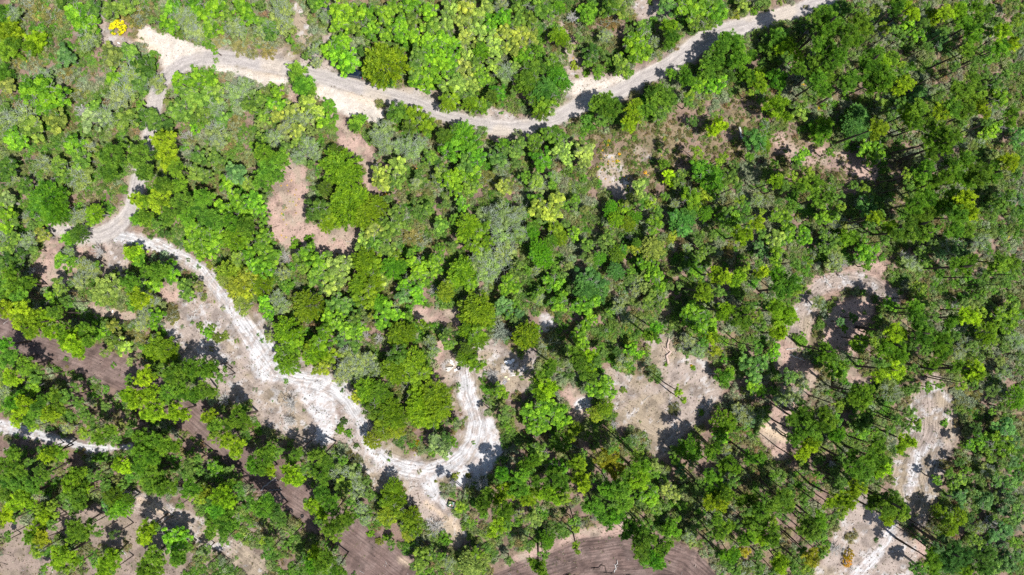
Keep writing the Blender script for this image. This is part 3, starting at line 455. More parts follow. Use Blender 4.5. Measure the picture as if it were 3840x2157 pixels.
(2880,1437): """30 60 38 Ob;100 110 70 L;200 100 70 L;270 30 50 O;230 150 50 O;260 240 80 P;190 270 60 P;330 330 75 P;440 300 80 P;500 270 60 Pb;520 380 65 Pb;530 170 50 Py;480 390 50 Pb;430 210 50 P;300 480 70 Py;260 540 55 Py;350 460 55 Py;370 410 50 P;190 430 50 P;240 380 60 P;250 590 28 Py;160 400 36 O;
680 60 80 P;740 120 50 P;700 160 50 P;640 130 50 P;760 40 45 P;900 60 75 L;970 100 60 Og;850 120 50 Od;720 300 75 Od;700 360 70 Ob;800 370 60 Ob;760 230 50 Od;830 470 70 P;860 400 50 O;640 320 50 O;1060 230 60 P;1030 320 60 P;1110 300 50 Py;1040 430 60 Py;1000 490 50 Py;1090 450 38 Py;920 350 45 P;960 270 50 P;1130 340 36 P;
650 620 85 P;720 660 80 P;820 580 80 P;870 640 60 Py;830 680 45 Py;760 560 60 P;740 720 60 P;680 780 75 Py;600 700 60 O;560 560 50 P;900 600 45 P;630 530 50 P;470 610 42 D;500 680 50 O;540 740 60 P;380 690 45 Ob;50 700 50 Ob;80 670 28 O;320 840 45 O;
530 870 70 Py;600 910 60 Py;560 970 50 Py;470 900 42 Py;420 930 28 Py;640 840 50 Py;780 900 60 P;860 850 60 P;940 830 50 P;880 940 75 P;950 920 80 P;900 1010 70 Py;1010 950 60 P;1020 1010 50 Py;800 870 45 P;100 870 90 P;50 920 70 P;150 920 60 P;80 960 60 P;170 840 45 P;30 1030 50 Py;
40 1110 60 P;30 1180 55 P;280 1050 70 P;370 1040 80 Pb;410 1110 60 P;330 1130 70 P;260 1110 50 P;430 1250 50 Py;400 1290 45 P;330 1310 70 Po;250 1250 50 P;210 1320 50 O;90 1360 80 Py;50 1420 50 P;270 1390 60 Py;200 1410 45 P;500 1240 58 D;630 1150 54 Bo;600 1285 48 Yz;590 1345 42 Yz;815 1180 22 Sd;1330 300 34 Sb;
1450 150 70 Bo;1520 180 60 Bo;1480 60 50 B;1560 100 55 Bo;1110 40 50 O;1200 30 50 Ob;1290 20 45 Ob;1460 10 50 Py;1540 10 45 P;1680 60 60 O;1760 60 55 L;1860 110 80 Cb;1680 220 36 Ob;1750 180 50 O;
1780 330 80 Ot;1700 420 70 Ob;1600 430 70 Ob;1520 470 50 Ob;1650 500 50 O;1780 480 80 Ob;1840 590 60 Ot;1760 600 50 O;1850 440 60 Ot;1680 560 45 O;1830 270 50 O;1570 330 55 Od;1370 670 55 Ob;1270 730 50 Ob;1490 650 45 Ob;1440 720 60 O;1540 700 50 O;1400 780 50 O;1430 590 50 Od;1330 610 45 Bo;
1650 660 50 L;1720 740 55 Ot;1600 740 50 O;1810 760 70 Ot;1880 700 50 Ot;1440 860 70 Ot;1520 820 50 O;1620 880 80 Ot;1700 860 50 O;1560 920 45 O;1820 870 60 Ot;1890 860 50 O;1340 1000 70 Co;1440 1010 60 Co;1270 960 45 Co;1250 1070 60 Bd;1360 1080 70 Co;1540 1010 45 Od;1500 1080 45 O;1650 1040 70 D;1600 1090 50 L;
1160 1170 55 Ot;1310 1170 50 Pt;1280 1240 50 Pt;1390 1260 80 Pt;1480 1290 75 Pt;1300 1310 80 Pt;1240 1340 60 P;1370 1370 75 Pt;1480 1390 70 P;1220 1270 50 P;1150 1400 60 Od;1100 1390 45 Od;1250 1420 50 P;
1700 1150 60 Ot;1780 1100 70 Ot;1860 1010 60 Ot;1850 1200 60 Ob;1760 1260 60 Ot;1660 1270 60 Pt;1600 1200 50 O;1570 1290 45 Pt;1620 1370 80 Pt;1720 1360 70 Ot;1820 1350 70 Ot;1890 1290 50 Ot;1880 1400 50 O;1540 1180 45 O;1780 960 50 Ot;1880 940 50 Ot""",
}

# ---------------------------------------------------------------- ground, road, tracks and clearings
Z2 = 2.009


def sheet(ox, oy, s, r=None):
    """Points read off an enlarged sheet of the photograph -> photograph pixels."""
    out = []
    for t in s.split(';'):
        a = [float(q) for q in t.split()]
        rr = a[2] if len(a) > 2 else r * 1.0
        out.append((ox + a[0] / Z2, oy + a[1] / Z2, rr / Z2))
    return out


ROAD_UPPER = [(3260, -90, 24), (3160, -30, 24), (3080, 6, 25), (2980, 42, 26), (2880, 74, 28), (2791, 100, 31), (2716, 119, 34), (2642, 149, 36), (2577, 199, 36), (2517, 244, 32), (2418, 289, 28),
              (2318, 345, 28), (2169, 398, 28), (2084, 443, 28), (2020, 466, 27), (1920, 481, 27), (1856, 478, 27), (1781, 463, 26), (1707, 443, 25), (1632, 418, 25), (1557, 386, 26), (1483, 366, 28),
              (1408, 346, 28), (1333, 324, 26), (1259, 302, 26), (1184, 282, 26), (1109, 264, 26), (1035, 250, 26), (960, 238, 26), (896, 222, 26), (821, 214, 28), (747, 220, 28), (687, 240, 30), (637, 275, 28),
              (606, 305, 27), (590, 345, 30), (580, 385, 30), (574, 430, 28), (560, 520, 26), (520, 650, 26), (503, 740, 26), (488, 790, 26), (462, 828, 28), (420, 862, 30), (370, 884, 30), (310, 882, 28), (250, 868, 24), (195, 860, 18)]
TRACK = {  # white sand
    'loop': [(448, 889, 22), (523, 904, 26), (587, 919, 24), (647, 949, 22), (707, 974, 20), (757, 1009, 20), (796, 1058, 24), (836, 1108, 24), (866, 1153, 24), (900, 1200, 30), (940, 1255, 42), (985, 1320, 50), (1035, 1390, 40),
             (1110, 1415, 38), (1200, 1430, 34), (1262, 1462, 32), (1308, 1505, 28), (1345, 1570, 24), (1366, 1630, 24), (1400, 1680, 30), (1450, 1728, 34), (1520, 1757, 34), (1607, 1772, 36), (1682, 1750, 34), (1736, 1710, 34),
             (1774, 1651, 32), (1785, 1586, 30), (1768, 1527, 32), (1750, 1480, 40), (1748, 1430, 34), (1745, 1405, 26)],
    'spur': [(1607, 1800, 34), (1630, 1850, 26), (1665, 1900, 14)],
    'west': [(-80, 1590, 24), (0, 1600, 26), (50, 1606, 26), (100, 1620, 26), (174, 1641, 24), (249, 1658, 20), (324, 1680, 16), (398, 1684, 14), (488, 1676, 14)],
    'roadside': [(785, 250, 10), (850, 258, 20), (920, 276, 26), (985, 300, 26), (1060, 305, 18)],
    'roadside_b': [(1210, 340, 22), (1290, 380, 42), (1360, 410, 48), (1400, 430, 40)],
    'apron': [(540, 130, 26), (590, 160, 42), (640, 175, 48), (700, 190, 42), (745, 208, 30), (640, 225, 40)],
    'bank_c': [(2145, 330, 22), (2200, 315, 26), (2260, 320, 22), (2330, 295, 14)],
    'white_w': [(1165, 1450, 56), (1205, 1520, 56), (1230, 1580, 46), (1215, 1640, 34)],
    'fan': [(985, 1300, 50), (1000, 1370, 56), (1040, 1400, 40)],
    'white_e': [(1830, 1590, 34), (1850, 1680, 46), (1800, 1750, 44), (1740, 1790, 40)],
    'spot': [(2055, 1205, 30), (2060, 1225, 30)],
    'spot_k': [(2170, 1515, 20), (2200, 1508, 18)],
    'se_line': [(3345, 1985, 16), (3320, 2040, 16), (3270, 2100, 22), (3210, 2160, 24)],
    'se_line_b': [(3500, 1660, 8), (3440, 1710, 26), (3430, 1790, 20), (3395, 1880, 12)],
}
ORANGE = {
    'a': [(530, 150, 26), (570, 190, 26), (560, 215, 20)],
    'b': [(1320, 345, 26), (1400, 372, 26)],
    'c': [(1590, 400, 8), (1650, 430, 14), (1700, 450, 8)],
    'd': [(930, 268, 8), (1040, 290, 8)],
    'e': [(500, 1868, 8), (560, 1895, 10), (640, 1935, 9), (680, 1948, 6)],
    'f': [(1500, 2100, 10), (1530, 2115, 10)],
    'g': [(1600, 1890, 10), (1680, 1945, 8), (1720, 1990, 6)],
    'h': [(2860, 1600, 26), (2960, 1650, 14)],
}
LITTER = {  # pinkish brown litter on open ground
    'oval': [(1110, 630, 50), (1085, 700, 74), (1075, 780, 76), (1080, 860, 66), (1120, 905, 56), (1200, 905, 58), (1290, 910, 64), (1325, 890, 44)],
    'path': [(1262, 440, 28), (1290, 500, 30), (1330, 545, 40), (1375, 600, 34), (1390, 680, 26), (1398, 725, 22)],
    'upper_w': [(1095, 350, 24), (1115, 390, 18)],
    'gap_f': [(1560, 1180, 24), (1620, 1185, 30), (1690, 1190, 34)],
    'ret': [(400, 960, 60), (200, 960, 50), (170, 1000, 46), (230, 1060, 40)],
    'ret_b': [(640, 1100, 36), (700, 1150, 46), (760, 1200, 50), (790, 1300, 50)],
    'left_gap': [(350, 1170, 26), (420, 1180, 30), (500, 1190, 22)],
    'brown_b': [(2320, 2010, 60), (2200, 2040, 60), (2050, 2090, 60), (1950, 2140, 60)],
    'east_loop': [(2985, 1270, 54), (3000, 1190, 52), (3035, 1115, 44), (3090, 1062, 34), (3180, 1045, 36), (3270, 1060, 40), (3330, 1100, 34), (3362, 1135, 20)],
    'east_gap': [(3290, 1010, 34), (3230, 1030, 50)],
    'east_low': [(2940, 1330, 50), (3010, 1420, 60), (2960, 1500, 50), (2900, 1620, 50), (2920, 1700, 40)],
    'east_in': [(3230, 1160, 46), (3160, 1200, 60), (3130, 1260, 60), (3200, 1280, 50)],
    'east_red': [(3190, 1400, 26), (3230, 1450, 30)],
    'k_red': [(2140, 1470, 34), (2180, 1520, 40), (2160, 1570, 30)],
    'se_red': [(3440, 2040, 26), (3480, 2080, 20)],
    'mid_f': [(1660, 1290, 30), (1680, 1400, 50), (1620, 1450, 30)],
    'd_a': [(2920, 520, 30), (2990, 590, 26), (3130, 590, 34), (3260, 640, 40)],
    'bottom_w': [(180, 1960, 50), (500, 1960, 60), (620, 2090, 80), (500, 2120, 60)],
    'bottom_sw': [(60, 2000, 50), (60, 2130, 60), (190, 2130, 30)],
}
TAN = {  # thin dry grass over sand
    'east_loop': [(2985, 1250, 46), (3005, 1180, 46), (3040, 1110, 34), (3100, 1062, 24), (3180, 1048, 26), (3270, 1065, 28), (3330, 1105, 24), (3362, 1135, 14)],
    'west': [(690, 1230, 80), (800, 1330, 105), (900, 1430, 90)],
    'west_up': [(700, 1120, 30), (760, 1180, 60), (830, 1260, 70)],
    'mid': [(960, 1460, 60), (1060, 1530, 100), (1150, 1590, 80), (1330, 1620, 50), (1430, 1800, 46)],
    'pocket': [(430, 925, 30), (440, 985, 40), (410, 1030, 26)],
    'south': [(1560, 1850, 60), (1640, 1930, 60), (1700, 2010, 44)],
    'clear_k': [(2290, 1440, 60), (2380, 1510, 100), (2460, 1560, 90), (2560, 1500, 110), (2650, 1480, 60), (2470, 1680, 40)],
    'clear_g': [(2470, 1290, 40), (2520, 1370, 60), (2590, 1400, 70)],
    'east_long': [(3495, 1440, 46), (3495, 1530, 90), (3490, 1620, 102), (3455, 1700, 102), (3430, 1790, 96), (3450, 1880, 76), (3440, 1930, 56)],
    'east_foot': [(3230, 1920, 60), (3260, 2020, 120), (3200, 2120, 120), (3330, 2100, 110), (3080, 2160, 40)],
    'debris': [(1700, 1380, 40), (1840, 1330, 60), (1900, 1400, 70), (1960, 1420, 40), (1990, 1340, 30)],
    'field': [(2280, 660, 40), (2330, 700, 50), (2290, 600, 24)],
    'field_b': [(2390, 560, 16), (2420, 590, 22)],
    'bank': [(1020, 215, 24), (1080, 210, 26), (1200, 235, 36), (1250, 260, 20)],
    'bank_b': [(1490, 345, 12), (1560, 350, 26), (1630, 355, 26), (1560, 370, 20)],
    'bank_d': [(1840, 430, 24), (1920, 445, 18)],
    'north': [(1112, 20, 20), (1125, 100, 30), (1140, 170, 26)],
    'north_b': [(1232, 0, 14), (1238, 100, 18), (1225, 150, 16)],
    'north_c': [(2390, 20, 30), (2420, 40, 40), (2480, 45, 30)],
    'north_d': [(2110, 90, 14), (2140, 210, 24), (2160, 270, 30)],
    'verge': [(2145, 330, 40), (2240, 318, 40), (2330, 300, 22)],
    'north_e': [(350, 75, 20), (390, 110, 30), (420, 160, 36), (470, 180, 34)],
    'lower_w': [(480, 1870, 40), (600, 1920, 46), (740, 1990, 46), (880, 2060, 40), (960, 2130, 40)],
}
SOIL = {  # bare dark brown soil
    'west': [(-60, 1190, 56), (40, 1230, 66), (150, 1290, 70), (330, 1350, 66), (450, 1400, 60), (600, 1470, 66), (720, 1540, 70), (830, 1640, 66), (880, 1700, 60), (1000, 1790, 66), (1080, 1850, 70), (1180, 1920, 60), (1290, 1990, 70), (1380, 2060, 66), (1500, 2150, 70)],
    'south': [(1900, 2190, 60), (2050, 2130, 60), (2200, 2080, 60), (2330, 2060, 60), (2450, 2080, 70), (2560, 2120, 80), (2640, 2190, 60), (2250, 2190, 90), (2400, 2180, 90)],
    'south_w': [(1290, 2020, 40), (1400, 2110, 60), (1340, 2140, 60)],
}


def line_along(X, Y, pts):
    best, off, along, s = np.full(X.shape, 1e9), np.zeros(X.shape), np.zeros(X.shape), 0.0
    for (x0, y0, r0), (x1, y1, r1) in zip(pts[:-1], pts[1:]):
        dx, dy = x1 - x0, y1 - y0
        L_ = math.hypot(dx, dy)
        t = np.clip(((X - x0) * dx + (Y - y0) * dy) / L_ ** 2, 0, 1)
        ex, ey = X - x0 - t * dx, Y - y0 - t * dy
        d = np.hypot(ex, ey) - (r0 + (r1 - r0) * t)
        m = d < best
        off = np.where(m, (ex * dy - ey * dx) / L_, off)
        along = np.where(m, s + t * L_, along)
        best = np.where(m, d, best)
        s += L_
    return best, off, along


def axis_lines(half, step, far):
    inner = np.arange(-half, half + step * 0.5, step)
    out, d, p = [], step * 1.4, half
    while p < far:
        p += d
        d *= 1.3
        out.append(p)
    o = np.array(out)
    return np.concatenate([-o[::-1], inner, o])


GX, GY = axis_lines(118, 0.36, 2500), axis_lines(70, 0.36, 2500)
XX, YY = np.meshgrid(GX, GY)
QX, QY = to_px(XX, YY)
wob = (fbm(XX, YY, 3.0, 3) - 0.5) * 34 + (fbm(XX, YY, 0.8, 9, 2) - 0.5) * 16


def mask(group, soft=9, w=1.0):
    m = np.zeros(XX.shape)
    for pts in group.values():
        d, _ = line_dist(QX, QY, pts)
        m = np.maximum(m, 1 - sstep(-soft, soft, d + wob * w))
    return m


d_road, off_road = line_dist(QX, QY, ROAD_UPPER)
m_road = 1 - sstep(-4, 5, d_road + wob * 0.22)
m_verge = 1 - sstep(4, 26, d_road + wob * 0.8)
m_sand, m_orange, m_litter, m_tan, m_soil = mask(TRACK, 10, 0.8), mask(ORANGE, 12, 0.6), mask(LITTER, 10), mask(TAN, 12), mask(SOIL, 10, 0.9)
# how the loop track breaks up into sandy specks at its edges


def mixc(a, b, m):
    return a * (1 - m[..., None]) + np.asarray(b, float) * m[..., None]


n1, n2, n3 = fbm(XX, YY, 9, 20), fbm(XX, YY, 2.2, 30), fbm(XX, YY, 0.9, 40, 3)
lawn = np.zeros(XX.shape + (3,)) + np.array((0.24, 0.165, 0.125))
lawn = mixc(lawn, (0.15, 0.13, 0.065), sstep(0.5, 0.72, n1) * 0.8)
lawn = mixc(lawn, (0.36, 0.27, 0.20), sstep(0.52, 0.7, n2) * 0.7)
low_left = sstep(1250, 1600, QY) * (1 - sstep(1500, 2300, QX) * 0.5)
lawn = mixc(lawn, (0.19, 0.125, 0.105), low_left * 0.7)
C0 = mixc(lawn, (0.41, 0.285, 0.235), m_litter * 0.92)
C0 = mixc(C0, (0.36, 0.30, 0.24), m_litter * sstep(0.47, 0.6, n2) * 0.6)
C0 = mixc(C0, (0.235, 0.185, 0.15), sstep(1820, 1950, QY) * (1 - sstep(900, 1100, QX)) * 0.85)
C0 = mixc(C0, (0.155, 0.105, 0.09), m_soil)
C0 = mixc(C0, (0.21, 0.15, 0.13), m_soil * sstep(0.5, 0.64, n2) * 0.8)
C0 = mixc(C0, (0.345, 0.28, 0.24), m_tan)
C0 = mixc(C0, (0.31, 0.245, 0.165), m_tan * sstep(0.46, 0.62, n1) * 0.7)
C0 = mixc(C0, (0.50, 0.47, 0.46), m_tan * sstep(0.52, 0.62, n3) * sstep(0.42, 0.56, n2) * 0.85)
C0 = mixc(C0, (0.44, 0.39, 0.355), m_verge * (1 - m_soil) * (0.35 + 0.5 * sstep(0.42, 0.6, n2)))
n4 = fbm(XX, YY, 0.55, 44, 2)
core = sstep(0.42, 0.62, m_sand * 0.62 + (n3 - 0.5) * 0.9 + (n4 - 0.5) * 0.9)
d_lp, _ = line_dist(QX, QY, TRACK['loop'])
m_margin = (1 - sstep(2, 46, d_lp + wob * 1.3)) * (QY > 980)
C0 = mixc(C0, (0.39, 0.325, 0.285), m_margin * 0.9)
C0 = mixc(C0, (0.50, 0.47, 0.455), m_margin * sstep(0.53, 0.62, n3 * 0.6 + n4 * 0.4) * 0.8)
C0 = mixc(C0, (0.42, 0.365, 0.335), m_sand)
C0 = mixc(C0, (0.53, 0.51, 0.505), m_sand * core)
C0 = mixc(C0, (0.56, 0.43, 0.31), m_orange * 0.85)
C0 = mixc(C0, (0.55, 0.475, 0.39), np.clip(m_sand * (QY < 520) * 1.0, 0, 1) * 0.7)
C0 = mixc(C0, (0.405, 0.365, 0.34), m_road)
# wheel marks: paler middle, darker worn strips
for off, d, w, dark in ((off_road, d_road, m_road, (0.33, 0.295, 0.28)),):
    st = np.exp(-((np.abs(off) - 9 - 3 * n1) / 4.5) ** 2)
    C0 = mixc(C0, dark, w * st * 0.75)
    C0 = mixc(C0, (0.45, 0.40, 0.36), w * np.exp(-((d + 2) / 4) ** 2) * 0.6)
C0 = mixc(C0, (0.50, 0.42, 0.33), m_road * sstep(0.55, 0.72, fbm(XX, YY, 7, 77)) * 0.55)
T_off, T_al, T_w, T_d = (np.zeros(XX.shape) for _ in range(4))
T_d += 1e9
for pts, w, lim in ((ROAD_UPPER, 0.35, 6), (TRACK['loop'], 0.75, 14), (TRACK['spur'], 0.5, 10), (TRACK['west'], 0.8, 8), (TAN['east_long'], 0.8, 0), (SOIL['west'], 0.7, 4), (SOIL['south'], 1.0, 6), (LITTER['east_loop'], 0.7, 4),
                    (TAN['lower_w'], 0.7, 0), (TRACK['se_line'], 0.6, 20), (TAN['clear_k'], 0.35, 0), (TAN['west'], 0.35, 0), (TAN['mid'], 0.4, 0)):
    dd, oo, al = line_along(QX, QY, pts)
    near = (dd < T_d) & (dd < lim + 10)
    T_off, T_al = np.where(near, oo, T_off), np.where(near, al, T_al)
    T_w = np.where(near, w * (1 - sstep(lim - 8, lim + 8, dd)), T_w)
    T_d = np.where(near, dd, T_d)
RUTS = 0
# open heath of the middle: olive brown ground plants show in the soil colour too
C0 = mixc(C0, (0.19, 0.15, 0.07), sstep(0.44, 0.6, n2) * 0.6 * (1 - np.clip(m_road + m_sand + m_soil + m_litter * 0.7 + m_tan * 0.8, 0, 1)))
C0 *= (0.84 + 0.32 * fbm(XX, YY, 0.7, 60, 2))[..., None]
C0 *= (1 - 0.34 * (1 - m_road) * (1 - 0.6 * m_sand) * sstep(0.5, 0.66, fbm(XX, YY, 1.7, 66, 4)))[..., None]
C0 = np.clip(C0, 0.02, 0.8)
far = np.maximum(sstep(125, 400, np.abs(XX)), sstep(75, 300, np.abs(YY)))
C0 = mixc(C0, (0.09, 0.11, 0.04), far)

relief = (fbm(XX, YY, 14, 70) - 0.5) * 0.5 + (n3 - 0.5) * 0.10 * (1 - m_road)
relief += -m_road * 0.10
ZZ = relief * (1 - far)


def height_at(X, Y):
    i = np.clip(np.searchsorted(GX, X), 0, len(GX) - 1)
    j = np.clip(np.searchsorted(GY, Y), 0, len(GY) - 1)
    return ZZ[j, i]


gm, nt, gb = new_mat('woodland_soil_and_sand', 0.95)
N, L = nt.nodes, nt.links
ga = N.new('ShaderNodeAttribute')
ga.attribute_name = 'col'
gt = N.new('ShaderNodeTexCoord')
gn = N.new('ShaderNodeTexNoise')
gn.inputs['Scale'].default_value = 5.0
gn.inputs['Detail'].default_value = 9
gn.inputs['Roughness'].default_value = 0.75
L.new(gt.outputs['Object'], gn.inputs['Vector'])
gr = N.new('ShaderNodeMapRange')
gr.inputs['From Min'].default_value = 0.32
gr.inputs['From Max'].default_value = 0.68
gr.inputs['To Min'].default_value = 0.60
gr.inputs['To Max'].default_value = 1.32
L.new(gn.outputs['Fac'], gr.inputs['Value'])
gh = N.new('ShaderNodeHueSaturation')
L.new(ga.outputs['Color'], gh.inputs['Color'])
L.new(gr.outputs[0], gh.inputs['Value'])
# streaks that run along the tracks (wheel marks, drag marks)
so = N.new('ShaderNodeAttribute')
so.attribute_name = 'track_side'
sa = N.new('ShaderNodeAttribute')
sa.attribute_name = 'track_along'
sw = N.new('ShaderNodeAttribute')
sw.attribute_name = 'track_worn'
sc = N.new('ShaderNodeCombineXYZ')
L.new(so.outputs['Fac'], sc.inputs[0])
L.new(sa.outputs['Fac'], sc.inputs[1])
sn = N.new('ShaderNodeTexNoise')
sn.inputs['Scale'].default_value = 1.0
sn.inputs['Detail'].default_value = 3
sn.inputs['Roughness'].default_value = 0.6
L.new(sc.outputs[0], sn.inputs['Vector'])
sm = N.new('ShaderNodeMapRange')
sm.inputs['From Min'].default_value = 0.36
sm.inputs['From Max'].default_value = 0.62
sm.inputs['To Min'].default_value = 0.52
sm.inputs['To Max'].default_value = 1.16
L.new(sn.outputs['Fac'], sm.inputs['Value'])
sx = N.new('ShaderNodeMix')
sx.data_type = 'FLOAT'
sx.inputs[2].default_value = 1.0
L.new(sw.outputs['Fac'], sx.inputs[0])
L.new(sm.outputs[0], sx.inputs[3])
sv = N.new('ShaderNodeMath')
sv.operation = 'MULTIPLY'
L.new(sx.outputs[0], sv.inputs[0])
L.new(gr.outputs[0], sv.inputs[1])
L.new(sv.outputs[0], gh.inputs['Value'])
# dark crumbs of leaf and cone, dense on litter and rare on the packed road
gv = N.new('ShaderNodeTexVoronoi')
gv.inputs['Scale'].default_value = 1.7
L.new(gt.outputs['Object'], gv.inputs['Vector'])
gv2 = N.new('ShaderNodeMapRange')
gv2.inputs['From Min'].default_value = 0.14
gv2.inputs['From Max'].default_value = 0.26
gv2.inputs['To Min'].default_value = 0.6
gv2.inputs['To Max'].default_value = 0.0
L.new(gv.outputs['Distance'], gv2.inputs['Value'])
gr2 = N.new('ShaderNodeAttribute')
gr2.attribute_name = 'loose'
gmul = N.new('ShaderNodeMath')
gmul.operation = 'MULTIPLY'
L.new(gv2.outputs[0], gmul.inputs[0])
L.new(gr2.outputs['Fac'], gmul.inputs[1])
gx = N.new('ShaderNodeMix')
gx.data_type = 'RGBA'
gx.inputs[7].default_value = (0.10, 0.07, 0.05, 1)
L.new(gmul.outputs[0], gx.inputs[0])
L.new(gh.outputs[0], gx.inputs[6])
L.new(gx.outputs[2], gb.inputs['Base Color'])
gbp = N.new('ShaderNodeBump')
gbp.inputs['Strength'].default_value = 0.7
gbp.inputs['Distance'].default_value = 0.08
L.new(gn.outputs['Fac'], gbp.inputs['Height'])
L.new(gbp.outputs[0], gb.inputs['Normal'])

ny, nx = XX.shape
idx = np.arange(ny * nx).reshape(ny, nx)
quads = np.stack([idx[:-1, :-1], idx[:-1, 1:], idx[1:, 1:], idx[1:, :-1]], -1)


def fmean(a):
    return (a[:-1, :-1] + a[:-1, 1:] + a[1:, 1:] + a[1:, :-1]) / 4


f_road, f_sand, f_soil = fmean(m_road) > 0.5, fmean(m_sand) > 0.5, fmean(m_soil) > 0.5
f_clear = np.maximum(fmean(m_tan), fmean(m_litter)) > 0.5
cls = np.zeros(f_road.shape, int)
cls[f_clear], cls[f_soil], cls[f_sand], cls[f_road] = 4, 3, 2, 1
P_all = np.stack([XX, YY, ZZ], -1).reshape(-1, 3)
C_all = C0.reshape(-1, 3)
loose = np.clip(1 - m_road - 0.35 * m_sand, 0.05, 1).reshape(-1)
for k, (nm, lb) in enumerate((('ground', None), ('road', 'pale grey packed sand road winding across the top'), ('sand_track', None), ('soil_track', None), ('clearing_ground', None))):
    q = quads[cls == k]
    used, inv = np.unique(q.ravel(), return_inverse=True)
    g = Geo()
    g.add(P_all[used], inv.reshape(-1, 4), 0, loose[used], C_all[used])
    me = g.mesh(nm, [gm])
    at = me.attributes.new('loose', 'FLOAT', 'POINT')
    at.data.foreach_set('value', loose[used].astype(np.float32))
    for an, arr in (('track_side', T_off * 0.16), ('track_along', T_al * 0.009), ('track_worn', T_w)):
        at = me.attributes.new(an, 'FLOAT', 'POINT')
        at.data.foreach_set('value', arr.reshape(-1)[used].astype(np.float32))
    me.polygons.foreach_set('use_smooth', np.ones(len(me.polygons), bool))
    link(nm, me, kind='structure', label=lb)

# ---------------------------------------------------------------- crowns: one set of meshes per kind of plant, in metres, origin at the crown's middle
M_LEAF = leaf_mat('leaf_green')
M_MIX = leaf_mat('ground_plants', per_vertex=True, transl=0.3)
M_BARK = flat_mat('pine_bark', (0.085, 0.062, 0.05), 0.9, vary=0.4, scale=14)
M_OAKBARK = flat_mat('grey_oak_bark', (0.30, 0.28, 0.25), 0.9, vary=0.3, scale=14)
M_PALE = flat_mat('bleached_wood', (0.50, 0.48, 0.45), 0.85, vary=0.3, scale=10)
M_LICHEN = flat_mat('lichened_twigs', (0.33, 0.38, 0.29), 0.9, vary=0.3, scale=10)
R0 = 2.3


def warp(dirs, rng):
    """Uneven outline: a radius for each heading."""
    a = np.arctan2(dirs[:, 1], dirs[:, 0])
    r = 1.0
    for k in (2, 3, 5, 8):
        r = r + rng.uniform(0.05, 0.16) * np.sin(k * a + rng.uniform(0, 6.28))
    return r


def lobes(n, rng, depth, flat=0.0):
    d = unit(n, rng)
    d[:, 2] = np.abs(d[:, 2]) * 1.1 - 0.25
    rad = rng.random(n) ** 0.42 * R0 * 0.84
    p = d * rad[:, None]
    p *= warp(d, rng)[:, None]
    p[:, 2] = d[:, 2] * rad * depth
    return p


def crooked(p0, p1, rng, k=5, amp=0.12):
    t = np.linspace(0, 1, k)[:, None]
    L = np.linalg.norm(np.asarray(p1) - p0)
    p = np.asarray(p0) * (1 - t) + np.asarray(p1) * t
    j = rng.normal(size=(k, 3)) * amp * L
    j[0] = j[-1] = 0
    return p + j


def crown_pine(seed):
    rng = np.random.default_rng(seed)
    g = Geo()
    c = lobes(46, rng, 0.95)
    for p in c:
        lt = rng.random()
        g.tube(crooked((0, 0, p[2] - 0.6), p, rng, 4, 0.06), (0.05, 0.04, 0.03, 0.015), 3, 1)
        for _ in range(4):
            q = p + rng.normal(size=3) * (0.30, 0.30, 0.16)
            n = 46
            d = unit(n, rng)
            d[:, 2] = np.abs(d[:, 2]) * 0.9 + 0.05 * rng.normal(size=n)
            d /= np.linalg.norm(d, axis=1)[:, None]
            ln = rng.uniform(0.16, 0.27, n)
            P = q + d * ln[:, None] * 0.9
            V = np.cross(d, unit(n, rng))
            V /= np.linalg.norm(V, axis=1)[:, None]
            g.quads(P, d * ln[:, None], V * 0.036, 0, np.clip(0.5 + (lt - 0.5) * 0.8 + rng.normal(size=n) * 0.15, 0, 1))
    return g.mesh('pine_crown', [M_LEAF, M_BARK])


def crown_leafy(seed, nl, leaves, size, depth, spread=0.42, twigs=0, twig_mat=None, up=0.6, tv=0.8):
    rng = np.random.default_rng(seed)
    g = Geo()
    c = lobes(nl, rng, depth)
    for p in c:
        lt = rng.random()
        r = rng.uniform(0.7, 1.3) * spread
        d = unit(leaves, rng)
        d[:, 2] = np.abs(d[:, 2]) - 0.3 * rng.random(leaves)
        q = p + d * (r * rng.random(leaves) ** 0.35)[:, None] * (1, 1, 0.75)
        nrm = d * 0.6 + unit(leaves, rng) * 0.75 + np.array((0, 0, up))
        nrm /= np.linalg.norm(nrm, axis=1)[:, None]
        U, V = leaf_axes(nrm, rng)
        s = rng.uniform(0.6, 1.3, leaves)[:, None] * size
        g.quads(q, U * s, V * s * 0.55, 0, np.clip(0.5 + (lt - 0.5) * tv + rng.normal(size=leaves) * 0.15, 0, 1))
        if rng.random() < 0.5:
            g.tube(crooked((0, 0, -R0 * depth * 0.5), p, rng, 4, 0.08), (0.07, 0.05, 0.035, 0.015), 3, 1)
    for _ in range(twigs):
        add_twig(g, rng, R0, depth)
    return g.mesh('leafy_crown', [M_LEAF, twig_mat or M_OAKBARK])


